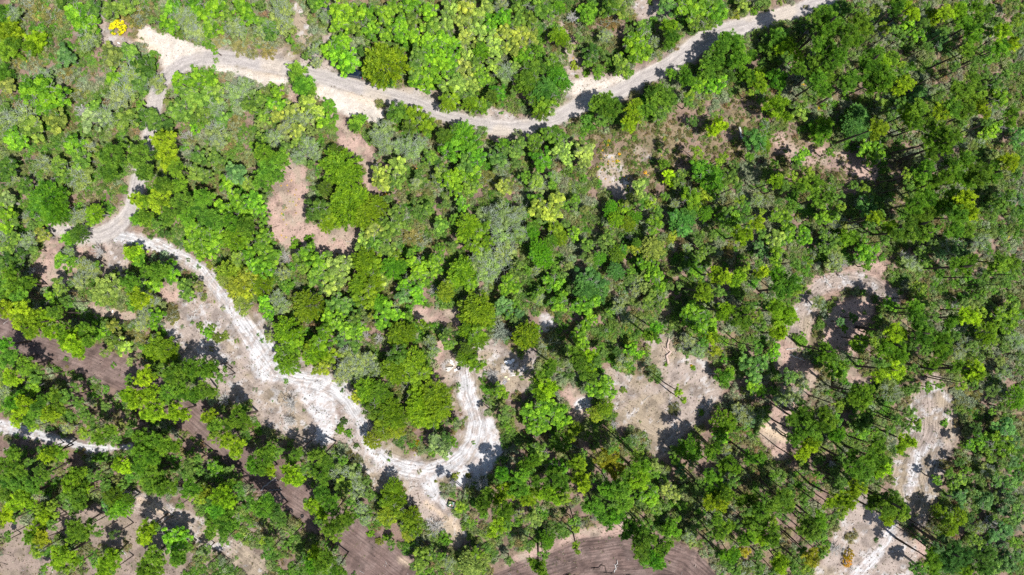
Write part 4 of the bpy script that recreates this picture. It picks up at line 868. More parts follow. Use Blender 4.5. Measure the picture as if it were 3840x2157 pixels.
def add_twig(g, rng, R, depth, slot=1, lift=0.15, w=0.035):
    """A forked bare branch that shows above the leaves."""
    d = unit(1, rng)[0]
    d[2] = abs(d[2]) * 0.6 + 0.15
    a = d * R * rng.uniform(0.1, 0.5)
    b = d * R * rng.uniform(0.75, 1.02)
    a[2] = depth * R * rng.uniform(0.2, 0.7)
    b[2] = depth * R * rng.uniform(0.35, 0.85) + lift
    pts = crooked(a, b, rng, 6, 0.09)
    g.tube(pts, np.linspace(w, w * 0.35, 6), 3, slot)
    for i in (2, 3, 4):
        for sgn in (-1, 1):
            if rng.random() < 0.75:
                e = pts[i] - pts[i - 1]
                e = e / np.linalg.norm(e)
                f = e + sgn * np.array((-e[1], e[0], 0.1)) * rng.uniform(0.6, 1.2)
                g.tube(crooked(pts[i], pts[i] + f * rng.uniform(0.3, 0.7), rng, 4, 0.12), np.linspace(w * 0.6, w * 0.2, 4), 3, slot)


def crown_cone(seed):
    """Dense sprays that all point away from the trunk, dark gaps between them."""
    rng = np.random.default_rng(seed)
    g = Geo()
    for i in range(120):
        r = R0 * math.sqrt((i + 0.5) / 120)
        a = i * 2.39996 + rng.normal() * 0.12
        rr = r * (1 + 0.09 * math.sin(3 * a + seed) + 0.07 * math.sin(7 * a) + rng.normal() * 0.05)
        z = R0 * 0.75 * (1 - (r / R0) ** 1.7) + rng.normal() * 0.09 - 0.25
        out = np.array((math.cos(a), math.sin(a), 0.0))
        n = 76
        lt = rng.random()
        t = rng.uniform(-1, 1, n)
        side = rng.normal(size=n) * 0.13 * (1.3 - np.abs(t))
        tang = np.array((-math.sin(a), math.cos(a), 0))
        P = np.array((rr * out[0], rr * out[1], z)) + out * (t * 0.36)[:, None] + tang * side[:, None]
        P[:, 2] += 0.12 * (1 - np.abs(t)) + rng.normal(size=n) * 0.06
        d = out * 1.0 + tang * (side * 3.0)[:, None] + np.array((0, 0, 0.55)) + rng.normal(size=(n, 3)) * 0.35
        d /= np.linalg.norm(d, axis=1)[:, None]
        V = np.cross(d, unit(n, rng))
        V /= np.linalg.norm(V, axis=1)[:, None]
        ln = rng.uniform(0.10, 0.17, n)[:, None]
        g.quads(P, d * ln, V * 0.042, 0, np.clip(0.5 + (lt - 0.5) * 0.5 + 0.16 * t + rng.normal(size=n) * 0.12, 0, 1))
        if i % 3 == 0:
            g.tube(crooked((0, 0, z - 0.4), (rr * out[0], rr * out[1], z - 0.05), rng, 4, 0.03), (0.05, 0.04, 0.03, 0.012), 3, 1)
    return g.mesh('spray_crown', [M_LEAF, M_OAKBARK])


def bare_branches(seed, dense=1.0, mat=None):
    """A leafless spreading head of branches, origin at its foot."""
    rng = np.random.default_rng(seed)
    g = Geo()
    n0 = int(13 * dense)
    for i in range(n0):
        a = i / n0 * 6.283 + rng.normal() * 0.25
        el = rng.uniform(0.15, 1.1)
        d = np.array((math.cos(a) * math.cos(el), math.sin(a) * math.cos(el), math.sin(el)))
        L = R0 * rng.uniform(0.75, 1.1)
        pts = crooked((0, 0, 0.1), d * L + (0, 0, 0.2), rng, 7, 0.05)
        g.tube(pts, np.linspace(0.07, 0.018, 7), 4, 0)
        for k in range(1, 7):
            for _ in range(3):
                e = d + rng.normal(size=3) * 0.7
                e[2] = abs(e[2]) * 0.6
                l2 = R0 * rng.uniform(0.18, 0.42) * (1.15 - k / 9)
                sub = crooked(pts[k], pts[k] + e / np.linalg.norm(e) * l2, rng, 4, 0.1)
                g.tube(sub, np.linspace(0.028, 0.011, 4), 3, 0)
                for _ in range(3):
                    f = e + rng.normal(size=3) * 0.9
                    g.tube(np.stack([sub[2], sub[2] + f / np.linalg.norm(f) * l2 * 0.5]), (0.015, 0.007), 3, 0)
    return g.mesh('bare_branches', [mat or M_PALE])


def frond_bush(seed):
    """A low clump of stiff yellow leaves in rosettes."""
    rng = np.random.default_rng(seed)
    g = Geo()
    for i in range(46):
        a, r = rng.random() * 6.283, R0 * 0.86 * rng.random() ** 0.5
        c = np.array((math.cos(a) * r, math.sin(a) * r, 0.55 * R0 * (1 - (r / R0) ** 2)))
        lt = rng.random()
        n = 60
        d = unit(n, rng)
        d[:, 2] = np.abs(d[:, 2]) * 0.8 + 0.1
        d += np.array((math.cos(a), math.sin(a), 0)) * 0.45 * r / R0
        d /= np.linalg.norm(d, axis=1)[:, None]
        ln = rng.uniform(0.14, 0.26, n)
        V = np.cross(d, unit(n, rng))
        V /= np.linalg.norm(V, axis=1)[:, None]
        g.quads(c + d * ln[:, None], d * ln[:, None], V * 0.05, 0, np.clip(0.55 + (lt - 0.5) * 0.6 + rng.normal(size=n) * 0.15, 0, 1))
    return g.mesh('rosette_leaves', [M_LEAF])


def trunk_mesh(seed, mat, r=0.5, branches=0):
    """Unit trunk: one metre tall, radius r at the foot; scaled to its tree."""
    rng = np.random.default_rng(seed)
    g = Geo()
    n = 9
    z = np.linspace(-0.02, 1, n)
    pts = np.stack([rng.normal(size=n) * 0.5 * (z > 0.05), rng.normal(size=n) * 0.5 * (z > 0.05), z], 1)
    pts[:, :2] = np.cumsum(pts[:, :2], axis=0) * 0.5
    pts[-1, :2] = 0
    rad = r * (1.15 - 0.75 * z) + r * 0.25 * np.exp(-z * 25)
    g.tube(pts, rad, 8, 0, cap=True)
    return g.mesh('trunk', [mat])


CROWNS = {
    'P': [crown_pine(s) for s in range(10, 16)],
    'O': [crown_leafy(s, 52, 150, 0.115, 0.62, 0.40, 3) for s in range(30, 36)],
    'L': [crown_leafy(s, 44, 120, 0.095, 0.55, 0.42, 24, M_LICHEN, tv=0.4) for s in range(50, 55)],
    'C': [crown_leafy(s, 64, 150, 0.085, 0.72, 0.36, 2, tv=0.65) for s in range(70, 73)] + [crown_cone(s) for s in (75, 76, 77)],
    'H': [crown_cone(79)],
    'S': [crown_leafy(s, 40, 120, 0.10, 0.6, 0.40, 0, tv=0.4) for s in range(90, 93)],
    'B': [crown_leafy(s, 38, 90, 0.085, 0.4, 0.42, 9, M_LICHEN, tv=0.7) for s in range(95, 98)],
    'D': [bare_branches(s) for s in (110, 111, 112)],
    'DB': [bare_branches(s, 2.2, M_LICHEN) for s in (115, 116)],
    'Y': [frond_bush(s) for s in (120, 121)],
}
CROWNS['p'] = CROWNS['P']
TRUNKS = {'pine': [trunk_mesh(s, M_BARK) for s in (1, 2, 3)], 'oak': [trunk_mesh(s, M_OAKBARK) for s in (4, 5)]}
_lg = Geo()
_lg.tube([(0, 0, 0), (0.02, 0.01, 0.35), (-0.015, 0.02, 0.7), (0, 0, 1)], (0.5, 0.42, 0.32, 0.2), 5)
LIMB = {'pine': _lg.mesh('limb', [M_BARK])}
_lg = Geo()
_lg.tube([(0, 0, 0), (0.03, 0.01, 0.35), (-0.02, 0.02, 0.7), (0, 0, 1)], (0.5, 0.42, 0.32, 0.2), 5)
LIMB['oak'] = _lg.mesh('limb', [M_OAKBARK])

GREEN = {
    'P': (0.112, 0.228, 0.024), 'Pb': (0.105, 0.26, 0.022), 'Py': (0.205, 0.325, 0.018), 'Po': (0.22, 0.25, 0.022), 'Pt': (0.075, 0.17, 0.040), 'Pd': (0.07, 0.13, 0.02), 'Pg': (0.17, 0.24, 0.06), 'Pz': (0.36, 0.33, 0.012),
    'O': (0.128, 0.225, 0.036), 'Ob': (0.135, 0.280, 0.018), 'Oy': (0.23, 0.31, 0.065), 'Oo': (0.175, 0.205, 0.045), 'Od': (0.07, 0.155, 0.020), 'Ot': (0.10, 0.215, 0.060), 'Og': (0.20, 0.26, 0.10),
    'L': (0.195, 0.265, 0.09), 'Lt': (0.15, 0.24, 0.11),
    'C': (0.098, 0.205, 0.018), 'Cb': (0.092, 0.235, 0.014), 'Co': (0.138, 0.235, 0.012), 'Cd': (0.08, 0.155, 0.015), 'Cy': (0.21, 0.28, 0.025), 'Cg': (0.18, 0.24, 0.06), 'Ct': (0.085, 0.215, 0.045),
    'Ho': (0.160, 0.29, 0.012),
    'S': (0.12, 0.19, 0.028), 'Sb': (0.11, 0.235, 0.018), 'Sy': (0.22, 0.29, 0.03), 'So': (0.17, 0.19, 0.03), 'Sd': (0.06, 0.12, 0.028),
    'B': (0.21, 0.20, 0.085), 'Bo': (0.18, 0.18, 0.06), 'Bd': (0.11, 0.115, 0.05), 'Br': (0.23, 0.16, 0.055),
    'D': (0.4, 0.4, 0.38), 'Dd': (0.2, 0.2, 0.2), 'Dg': (0.3, 0.3, 0.25),
    'Y': (0.80, 0.68, 0.03), 'Yz': (0.52, 0.40, 0.02),
}
WORDS = {'b': 'bright green', 'y': 'yellow-green', 'o': 'olive green', 'd': 'dark green', 't': 'blue-green', 'g': 'grey-green', 'z': 'orange-yellow', 'r': 'rusty brown', '': 'mid green'}
KINDS = {  # name, category, noun
    'P': ('pine_tree', 'pine tree', 'pine'), 'p': ('young_pine', 'young pine', 'young pine'), 'O': ('oak_tree', 'oak tree', 'oak'), 'C': ('broad_evergreen_tree', 'evergreen tree', 'domed evergreen'),
    'H': ('broad_evergreen_tree', 'evergreen tree', 'domed evergreen'), 'L': ('scrub_oak', 'scrub oak', 'scrub oak'), 'S': ('shrub', 'shrub', 'shrub'), 'B': ('low_bush', 'bush', 'straggly bush'),
    'D': ('dead_tree', 'dead tree', 'dead tree'), 'Y': ('yellow_bush', 'bush', 'yellow bush'),
}
GROUPS = {'pine_tree': 'pines standing through the woodland', 'young_pine': 'young pines in the openings', 'oak_tree': 'green oaks of the woodland', 'broad_evergreen_tree': 'domed evergreens of the woodland',
          'scrub_oak': 'lichen-grey scrub oaks', 'shrub': 'single shrubs in the openings', 'low_bush': 'straggly low bushes', 'dead_tree': 'bare dead trees and bushes', 'yellow_bush': 'yellow flowering bushes'}

# landmarks that labels lean on (photograph pixels)
MARKS = [('the parked car', 1328, 282), ('the round yellow bush', 445, 109), ('the pale sandy apron', 620, 160), ('the feathery roadside evergreen', 1443, 249), ('the white plank pile', 1700, 1372),
         ('the open metal crate', 1692, 1890), ('the bare grey bush', 1880, 1250), ('the sand loop\'s innermost bend', 1600, 1690), ('the dead tree on the sand', 1098, 1520), ('the sand\'s green island', 1288, 1615),
         ('the broken fallen trunk', 2504, 1300), ('the lone black tyre', 1135, 1935), ('the oval litter clearing', 1080, 780), ('the clearing\'s lower lobe', 1280, 905), ('the lower road\'s end', 480, 790),
         ('the road\'s sharp left bend', 600, 320), ('the road\'s hidden stretch', 520, 600), ('the road\'s top end', 3000, 35), ('the road\'s sandy bank', 2190, 390), ('the road\'s lowest sag', 1900, 480),
         ('the tan grass clearing', 2470, 1520), ('the curved eastern track', 3250, 1050), ('the curved track\'s dark shadow', 3200, 1170), ('the long straight sandy ride', 3480, 1650), ('the bleached ride foot', 3290, 2070),
         ('the orange bush', 3180, 2080), ('the churned dark soil', 2330, 2110), ('the white western track', 120, 1620), ('the orange rutted track', 580, 1900), ('the brown track\'s upper end', 200, 1310),
         ('the brown track\'s middle', 780, 1580), ('the brown track\'s lower end', 1400, 2100), ('the purple-grey heath', 2330, 620), ('the long white log', 2863, 615), ('the splintered stump', 2875, 480),
         ('the small sandy spot', 2050, 1200), ('the debris-strewn patch', 1910, 1400), ('the sand track\'s narrow start', 640, 945), ('the speckled sand fan', 1000, 1350), ('the dry brush beside the planks', 1850, 1415),
         ('the top left corner', 0, 0), ('the bottom left corner', 0, 2157), ('the top right corner', 3840, 0), ('the bottom right corner', 3840, 2157), ('the left edge\'s middle', 0, 1000), ('the right edge\'s middle', 3840, 1050),
         ('the top edge\'s middle', 1920, 0), ('the bottom edge\'s middle', 1920, 2157), ('the yellow flowered eastern corner', 3760, 870), ('the small red clearing', 1640, 1180), ('the picture\'s centre', 1920, 1078),
         ('the left edge\'s upper third', 0, 500), ('the left edge\'s lower third', 0, 1560), ('the right edge\'s upper third', 3840, 450), ('the right edge\'s lower third', 3840, 1650), ('the top edge\'s right third', 3400, 0),
         ('the top edge\'s left third', 1100, 0), ('the white bucket scrap', 3425, 1037), ('the bent fallen limb', 3545, 1130), ('the long dark lying trunk', 3060, 1020), ('the pale twiggy thicket', 1870, 900),
         ('the blue-green domed crown', 2220, 1070), ('the dark eastern shade', 3740, 780), ('the sandy roadside bulge', 1350, 410), ('the path to the clearing', 1370, 600)]
ORD = ['nearest', 'second', 'third', 'fourth', 'fifth', 'sixth', 'seventh', 'eighth', 'ninth', 'tenth', 'eleventh', 'twelfth', 'thirteenth', 'fourteenth', 'fifteenth', 'sixteenth', 'seventeenth', 'eighteenth']
SECT = ['to the right of', 'above and right of', 'above', 'above and left of', 'to the left of', 'below and left of', 'below', 'below and right of']

# read the survey, gather touching lobes of one kind and colour into one tree
LOBES = []
for (ox, oy), txt in SHEETS.items():
    for t in txt.replace('\n', '').split(';'):
        a, b, r, kc = t.split()
        LOBES.append([ox + float(a) / Z2, oy + float(b) / Z2, float(r) / Z2, kc[0], kc[1:]])
LOBES.sort(key=lambda q: -q[2])
taken = [False] * len(LOBES)
TREES = []
LA = np.array([[q[0], q[1], q[2]] for q in LOBES])
for i, q in enumerate(LOBES):
    if taken[i]:
        continue
    taken[i] = True
    mem = [q]
    if q[3] in 'POLC':
        most = {'P': 3, 'O': 4, 'L': 3, 'C': 3}[q[3]]
        d = np.hypot(LA[:, 0] - q[0], LA[:, 1] - q[1])
        for j in np.argsort(d):
            if len(mem) >= most or d[j] > 1.35 * q[2]:
                break
            w = LOBES[j]
            if taken[j] or w[3] != q[3] or w[4] != q[4]:
                continue
            taken[j] = True
            mem.append(w)
    TREES.append(mem)

HFUN = {'P': lambda r, n: 9.3 + 1.2 * r + 0.6 * n, 'p': lambda r, n: 2.8 + 0.9 * r, 'O': lambda r, n: 3.1 + 0.8 * r + 0.3 * n, 'L': lambda r, n: 2.7 + 0.6 * r, 'C': lambda r, n: 3.4 + 1.0 * r,
        'H': lambda r, n: 7.5, 'S': lambda r, n: 0.5 + 1.0 * r, 'B': lambda r, n: 0.5 + 0.6 * r, 'D': lambda r, n: 3.0, 'Y': lambda r, n: 0.5 + 0.55 * r}
DEPTH = {'P': 0.95, 'p': 0.95, 'O': 0.62, 'L': 0.55, 'C': 0.72, 'H': 0.62, 'S': 0.6, 'B': 0.45, 'D': 0.7, 'Y': 0.6}

ITEMS = []
for mem in TREES:
    k = mem[0][3]
    r_m = mem[0][2] * MPP
    x = sum(m[0] * m[2] ** 2 for m in mem) / sum(m[2] ** 2 for m in mem)
    y = sum(m[1] * m[2] ** 2 for m in mem) / sum(m[2] ** 2 for m in mem)
    h = HFUN[k](r_m, len(mem)) * random.uniform(0.88, 1.12)
    x, y = 0.3 * x + 0.7 * mem[0][0], 0.3 * y + 0.7 * mem[0][1]
    if k == 'O' and y < 560:
        h *= 0.82
    if k == 'P':      # the pines stand tallest in the east, lower in the west
        e = min(1, max(0, (x - 900) / 1500)) if y < 1100 else min(1, max(0.35, (x - 300) / 2000))
        h *= 0.68 + 0.42 * e
        if y > 1350 and x < 1200:
            h *= 0.84
        if y < 520 and x < 2950:
            h *= 0.45
        if 1800 < x < 2080 and 1480 < y < 1900:
            h *= 0.7
    ITEMS.append(dict(k=k, c=mem[0][4], mem=mem, x=x, y=y, h=h, r=max(m[2] for m in mem), n=len(mem), size=sum(m[2] ** 2 for m in mem)))

# past 300 of a kind the smallest join one mass of scrub
by = {}
for it in ITEMS:
    by.setdefault(KINDS[it['k']][0], []).append(it)
SMALL = []
for nm, ls in by.items():
    ls.sort(key=lambda q: -q['size'])
    SMALL += ls[298:]
    by[nm] = ls[:298]
KEEP = [it for ls in by.values() for it in ls]
print('trees kept', {k: len(v) for k, v in by.items()}, 'rest', len(SMALL))

# a label for each: looks, then where it stands from a landmark one can find
seen = {}
for it in KEEP:
    q = min(MARKS, key=lambda m: (m[1] - it['x']) ** 2 + (m[2] - it['y']) ** 2)
    ang = math.atan2(-(it['y'] - q[2]), it['x'] - q[1])
    s = int(round(ang / (math.pi / 4))) % 8
    it['mark'], it['sect'], it['dist'] = q, s, math.hypot(q[1] - it['x'], q[2] - it['y'])
    col = WORDS[it['c']]
    if it['k'] == 'D':
        col = {'': 'bleached bare', 'd': 'dark bare', 'g': 'brownish bare'}[it['c']]
    if it['k'] == 'Y':
        col = 'small bright' if it['r'] < 20 else 'large bright'
    if it['k'] == 'L':
        col = 'pale grey-green'
    if it['k'] == 'B':
        col = {'': 'grey-brown', 'o': 'olive brown', 'd': 'dark brown', 'r': 'rusty brown'}[it['c']]
    size = '' if it['k'] in 'Y' else ('small ' if it['r'] * MPP < 1.35 else 'wide ' if (it['size'] ** 0.5) * MPP > 3.0 else '')
    it['look'] = (size + col).strip()
    seen.setdefault((it['look'], KINDS[it['k']][2], q[0], s), []).append(it)
for (look, noun, mk, s), ls in seen.items():
    ls.sort(key=lambda q: q['dist'])
    for i, it in enumerate(ls):
        if it['dist'] < 45 and i == 0:
            it['label'] = f'{look} {noun} close by {mk}, just {SECT[s].replace("to the ", "").replace(" of", "")}'
        else:
            it['label'] = f'{look} {noun}, {ORD[i]} {SECT[s]} {mk}'
SPECIAL = {(445, 109, 'Y'): 'round bright yellow bush alone on bare ground beside the sandy apron', (1443, 249, 'H'): 'huge domed evergreen with feathery sprays overhanging the road behind the parked car',
           (1880, 1248, 'D'): 'grey leafless round bush at the edge of the debris-strewn patch', (1094, 1516, 'D'): 'dark bare dead tree standing alone on the speckled sand',
           (3178, 2076, 'Y'): 'orange-yellow bush standing on the tan ground beside the sandy ride'}
for it in KEEP:
    for (a, b, k), lb in SPECIAL.items():
        if it['k'] == k and abs(it['x'] - a) < 6 and abs(it['y'] - b) < 6:
            it['label'] = lb

for it in KEEP:
    k = it['k']
    nm, cat, noun = KINDS[k]
    base_c = np.array(GREEN.get(k.replace('p', 'P') + it['c'], GREEN.get(k.replace('p', 'P'))))
    base_c = base_c * (1.0 if k in 'DY' else 1.85 if k == 'p' else 1.42) * (1.0, 1.0, 0.75)
    jit = random.uniform(0.84, 1.16)
    base_c = base_c * np.array((jit * random.uniform(0.88, 1.14), jit, jit * random.uniform(0.8, 1.25)))
    if k == 'H':
        base_c = np.array((0.215, 0.33, 0.012))
    dep = DEPTH[k]
    rm = it['r'] * MPP
    hc = it['h'] - dep * rm * 0.9 if k not in 'SBYD' else max(0.12, dep * rm * 0.25)
    if k == 'D':
        hc = 0.3 if it['c'] == '' else 1.6
    X, Y = px(it['x'], it['y'], hc)
    z0 = float(height_at(X, Y))
    root = bpy.data.objects.new(nm, None)
    root.empty_display_size = 0.5
    COL.objects.link(root)
    lean = {'P': 0.55, 'O': 0.5, 'L': 0.4, 'C': 0.3, 'D': 0.1}.get(k, 0.0)
    ox, oy = random.gauss(0, lean), random.gauss(0, lean)
    X, Y = X + ox, Y + oy
    root.location = (X, Y, z0)
    root['label'], root['category'], root['group'] = it['label'], cat, GROUPS[nm]
    wood = 'pine' if k in 'Pp' else 'oak'
    if k in 'PpOLCHD':
        t = bpy.data.objects.new('trunk', random.choice(TRUNKS[wood]))
        COL.objects.link(t)
        t.parent = root
        w = {'P': 0.19 + 0.022 * rm * it['n'], 'p': 0.16, 'O': 0.30, 'L': 0.22, 'C': 0.36, 'H': 0.5, 'D': 0.26}[k]
        t.scale = (w, w, max(0.5, hc + (dep * rm * 0.1 if k != 'D' else 0.1)))
        t.rotation_euler = Vector((-ox, -oy, hc)).to_track_quat('Z', 'Y').to_euler()
    for j, (mx, my, mr, _, _) in enumerate(it['mem']):
        r_l = mr * MPP * (CAM_H - hc) / CAM_H * {'P': 1.08, 'O': 1.16, 'L': 1.22, 'C': 1.08, 'B': 1.2, 'S': 1.08, 'p': 1.1}.get(k, 1.0)
        zz = hc + (random.uniform(-0.12, 0.06) * it['h'] * (0 if len(it['mem']) == 1 else 1))
        lx, ly = px(mx, my, zz)
        if k == 'D':
            src = random.choice(CROWNS['DB'] if rm > 2.2 else CROWNS['D'])
            part = 'branches'
        else:
            src = random.choice(CROWNS[k])
            part = 'crown' if k in 'PpOLCH' else 'foliage'
        o = bpy.data.objects.new(part, src)
        COL.objects.link(o)
        o.parent = root
        o.location = (lx - X, ly - Y, zz)
        s = r_l / R0
        o.scale = (s, s, s * random.uniform(0.9, 1.15) if k != 'D' else s)
        o.rotation_euler = (random.uniform(-0.12, 0.12), random.uniform(-0.12, 0.12), random.uniform(0, 6.28))
        v = base_c * random.uniform(0.92, 1.08)
        o.color = (float(v[0]), float(v[1]), float(v[2]), 1)
        if len(it['mem']) > 1:
            lb = bpy.data.objects.new('limb', LIMB[wood])
            COL.objects.link(lb)
            lb.parent = root
            a = Vector((-ox * 0.8, -oy * 0.8, hc * 0.8))
            b = Vector((lx - X, ly - Y, zz + 0.1))
            dv = b - a
            lb.location = a
            lb.rotation_euler = dv.to_track_quat('Z', 'Y').to_euler()
            lb.scale = (0.10, 0.10, dv.length)

# ---------------------------------------------------------------- scrub and ground cover nobody could count
def region(x, y, pts):
    d, _ = line_dist(np.asarray(x, float), np.asarray(y, float), pts)
    return d


def sample(A, X, Y):
    i = np.clip(np.searchsorted(GX, X) - 1, 0, len(GX) - 1)
    j = np.clip(np.searchsorted(GY, Y) - 1, 0, len(GY) - 1)
    return A[j, i]


open_mask = np.clip(m_margin * 1.1 + m_road * 1.6 + m_sand * 1.3 + m_soil * 1.3 + m_tan * 1.35 + m_litter * 1.25, 0, 0.985)
low = sstep(1200, 1600, QY)
heath = np.zeros(XX.shape)
for pts in ([(2230, 560, 60), (2400, 600, 120), (2560, 500, 90), (2700, 540, 100), (2780, 420, 70), (2450, 690, 60)], [(2260, 90, 60), (2340, 130, 50)], [(2930, 560, 70), (3060, 620, 60), (3200, 660, 60)]):
    dd, _ = line_dist(QX, QY, pts)
    heath = np.maximum(heath, 1 - sstep(-20, 20, dd))
near_verge = sstep(8, 40, d_road + wob)
dens = (0.95 - 0.50 * low) * (1 - open_mask) * (0.15 + 0.85 * near_verge)
dens = np.maximum(dens * (0.55 + 0.7 * sstep(0.35, 0.6, n1)), heath * 1.0 * (1 - m_road))
dens = dens * (0.3 + 1.0 * sstep(0.36, 0.50, n2))

PAL = np.array([(0.15, 0.25, 0.04), (0.14, 0.29, 0.025), (0.21, 0.27, 0.06), (0.25, 0.28, 0.12), (0.24, 0.215, 0.085), (0.30, 0.31, 0.20), (0.29, 0.20, 0.10), (0.09, 0.17, 0.03), (0.17, 0.155, 0.05)]) * 1.0 * (0.9, 1, 0.85)


def scatter_clumps(name, n_try, rlo, rhi, leaf, nl, label, weight, pal_fn, hmul=0.55, seed=5):
    rng = np.random.default_rng(seed)
    X = rng.uniform(-116, 116, n_try)
    Y = rng.uniform(-68, 68, n_try)
    D = sample(weight, X, Y)
    k = rng.random(n_try) < D
    X, Y = X[k], Y[k]
    n = len(X)
    qx, qy = to_px(X, Y)
    pick = pal_fn(X, Y, qx, qy, rng)
    r = rng.uniform(rlo, rhi, n) * (0.7 + 0.6 * rng.random(n))
    col = pick * (rng.uniform(0.8, 1.2, (n, 1))) * rng.uniform(0.9, 1.1, (n, 3))
    m = nl
    d = unit(n * m, rng).reshape(n, m, 3)
    d[..., 2] = np.abs(d[..., 2])
    q = d * (r[:, None] * rng.random((n, m)) ** 0.4)[..., None]
    q[..., 2] *= hmul * 2 * rng.uniform(0.5, 1.2, (n, 1))
    c = np.stack([X, Y, sample(ZZ, X, Y) + 0.02], -1)[:, None, :]
    P = (q + c).reshape(-1, 3)
    nrm = d.reshape(-1, 3) * 0.4 + unit(n * m, rng) * 0.8 + np.array((0, 0, 0.7))
    nrm /= np.linalg.norm(nrm, axis=1)[:, None]
    U, V = leaf_axes(nrm, rng)
    s = (rng.uniform(0.6, 1.35, n * m) * leaf)[:, None]
    g = Geo()
    tint = np.clip(0.5 + np.repeat(rng.normal(size=n) * 0.16, m) + rng.normal(size=n * m) * 0.14, 0, 1)
    g.quads(P, U * s, V * s * 0.6, 0, tint, np.repeat(np.clip(col, 0.01, 0.9), m, axis=0))
    me = g.mesh(name, [M_MIX])
    link(name, me, kind='stuff', label=label)
    return n


def pal_scrub(X, Y, qx, qy, rng):
    n = len(X)
    a = fbm(X, Y, 5, 200)
    b = fbm(X, Y, 7, 210)
    i = np.where(a > 0.6, 0, np.where(a > 0.52, 2, np.where(a > 0.46, 3, np.where(a > 0.40, 4, 1))))
    j = rng.integers(0, 8, n)
    i = np.where(rng.random(n) < 0.35, j, i)
    i = np.where((b > 0.60) & (rng.random(n) < 0.7), 5, i)
    h = sample(heath, X, Y) > 0.5
    i = np.where(h & (rng.random(n) < 0.75), rng.choice([8, 8, 6, 2], n), i)
    return PAL[i]




def pal_of(w):
    return lambda X, Y, qx, qy, rng: PAL[rng.choice(8, len(X), p=w)]


def instanced_scrub(name, label, n_try, weight, pal_fn, protos, smin, smax, seed):
    """Uncountable bushes: points with a size, a turn, a pick and a colour each; the node tree sets a clump on every point."""
    rng = np.random.default_rng(seed)
    X, Y = rng.uniform(-117, 117, n_try), rng.uniform(-69, 69, n_try)
    k = rng.random(n_try) < sample(weight, X, Y)
    X, Y = X[k], Y[k]
    n = len(X)
    Z = sample(ZZ, X, Y)
    qx, qy = to_px(X, Y)
    col = pal_fn(X, Y, qx, qy, rng) * rng.uniform(0.8, 1.2, (n, 1)) * rng.uniform(0.9, 1.12, (n, 3))
    me = bpy.data.meshes.new(name)
    me.vertices.add(n)
    me.vertices.foreach_set('co', np.stack([X, Y, Z], 1).astype(np.float32).ravel())
    big = (0.7 + 0.6 * fbm(X, Y, 6, 300)) * (1 - 0.5 * sample(heath, X, Y)) * (1 - 0.45 * sample(sstep(0.02, 0.5, open_mask), X, Y))
    for nm, tp, arr, key in (('size', 'FLOAT', rng.uniform(smin, smax, n) * big, 'value'), ('turn', 'FLOAT', rng.uniform(0, 6.28, n), 'value'), ('pick', 'INT', rng.integers(0, len(protos), n), 'value')):
        at = me.attributes.new(nm, tp, 'POINT')
        at.data.foreach_set(key, arr.astype(np.int32 if tp == 'INT' else np.float32))
    ca = me.attributes.new('icol', 'FLOAT_COLOR', 'POINT')
    ca.data.foreach_set('color', np.hstack([np.clip(col, 0.01, 0.9), np.ones((n, 1))]).astype(np.float32).ravel())
    col_src = bpy.data.collections.new(name + '_sources')
    for i, pm in enumerate(protos):
        so = bpy.data.objects.new(f'{name}_clump', pm)
        col_src.objects.link(so)
    o = link(name, me, kind='stuff', label=label)
    ng = bpy.data.node_groups.new(name, 'GeometryNodeTree')
    ng.interface.new_socket('Geometry', in_out='INPUT', socket_type='NodeSocketGeometry')
    ng.interface.new_socket('Geometry', in_out='OUTPUT', socket_type='NodeSocketGeometry')
    N, L = ng.nodes, ng.links
    gi, go = N.new('NodeGroupInput'), N.new('NodeGroupOutput')
    ip = N.new('GeometryNodeInstanceOnPoints')
    ci = N.new('GeometryNodeCollectionInfo')
    ci.inputs['Collection'].default_value = col_src
    ci.inputs['Separate Children'].default_value = True
    ci.inputs['Reset Children'].default_value = True

    def attr(nm, tp):
        q = N.new('GeometryNodeInputNamedAttribute')
        q.data_type = tp
        q.inputs['Name'].default_value = nm
        return q.outputs['Attribute']
    cx = N.new('ShaderNodeCombineXYZ')
    L.new(attr('turn', 'FLOAT'), cx.inputs['Z'])
    L.new(gi.outputs[0], ip.inputs['Points'])
    L.new(ci.outputs[0], ip.inputs['Instance'])
    ip.inputs['Pick Instance'].default_value = True
    L.new(attr('pick', 'INT'), ip.inputs['Instance Index'])
    L.new(cx.outputs[0], ip.inputs['Rotation'])
    L.new(attr('size', 'FLOAT'), ip.inputs['Scale'])
    L.new(ip.outputs[0], go.inputs[0])
    md = o.modifiers.new('scatter', 'NODES')
    md.node_group = ng
    print(name, n)
    return o


M_SCRUB = leaf_mat('scrub_leaves', per_vertex=True, transl=0.3)
for nd in M_SCRUB.node_tree.nodes:
    if nd.type == 'ATTRIBUTE' and nd.attribute_name == 'col':
        nd.attribute_name = 'icol'
        nd.attribute_type = 'INSTANCER'


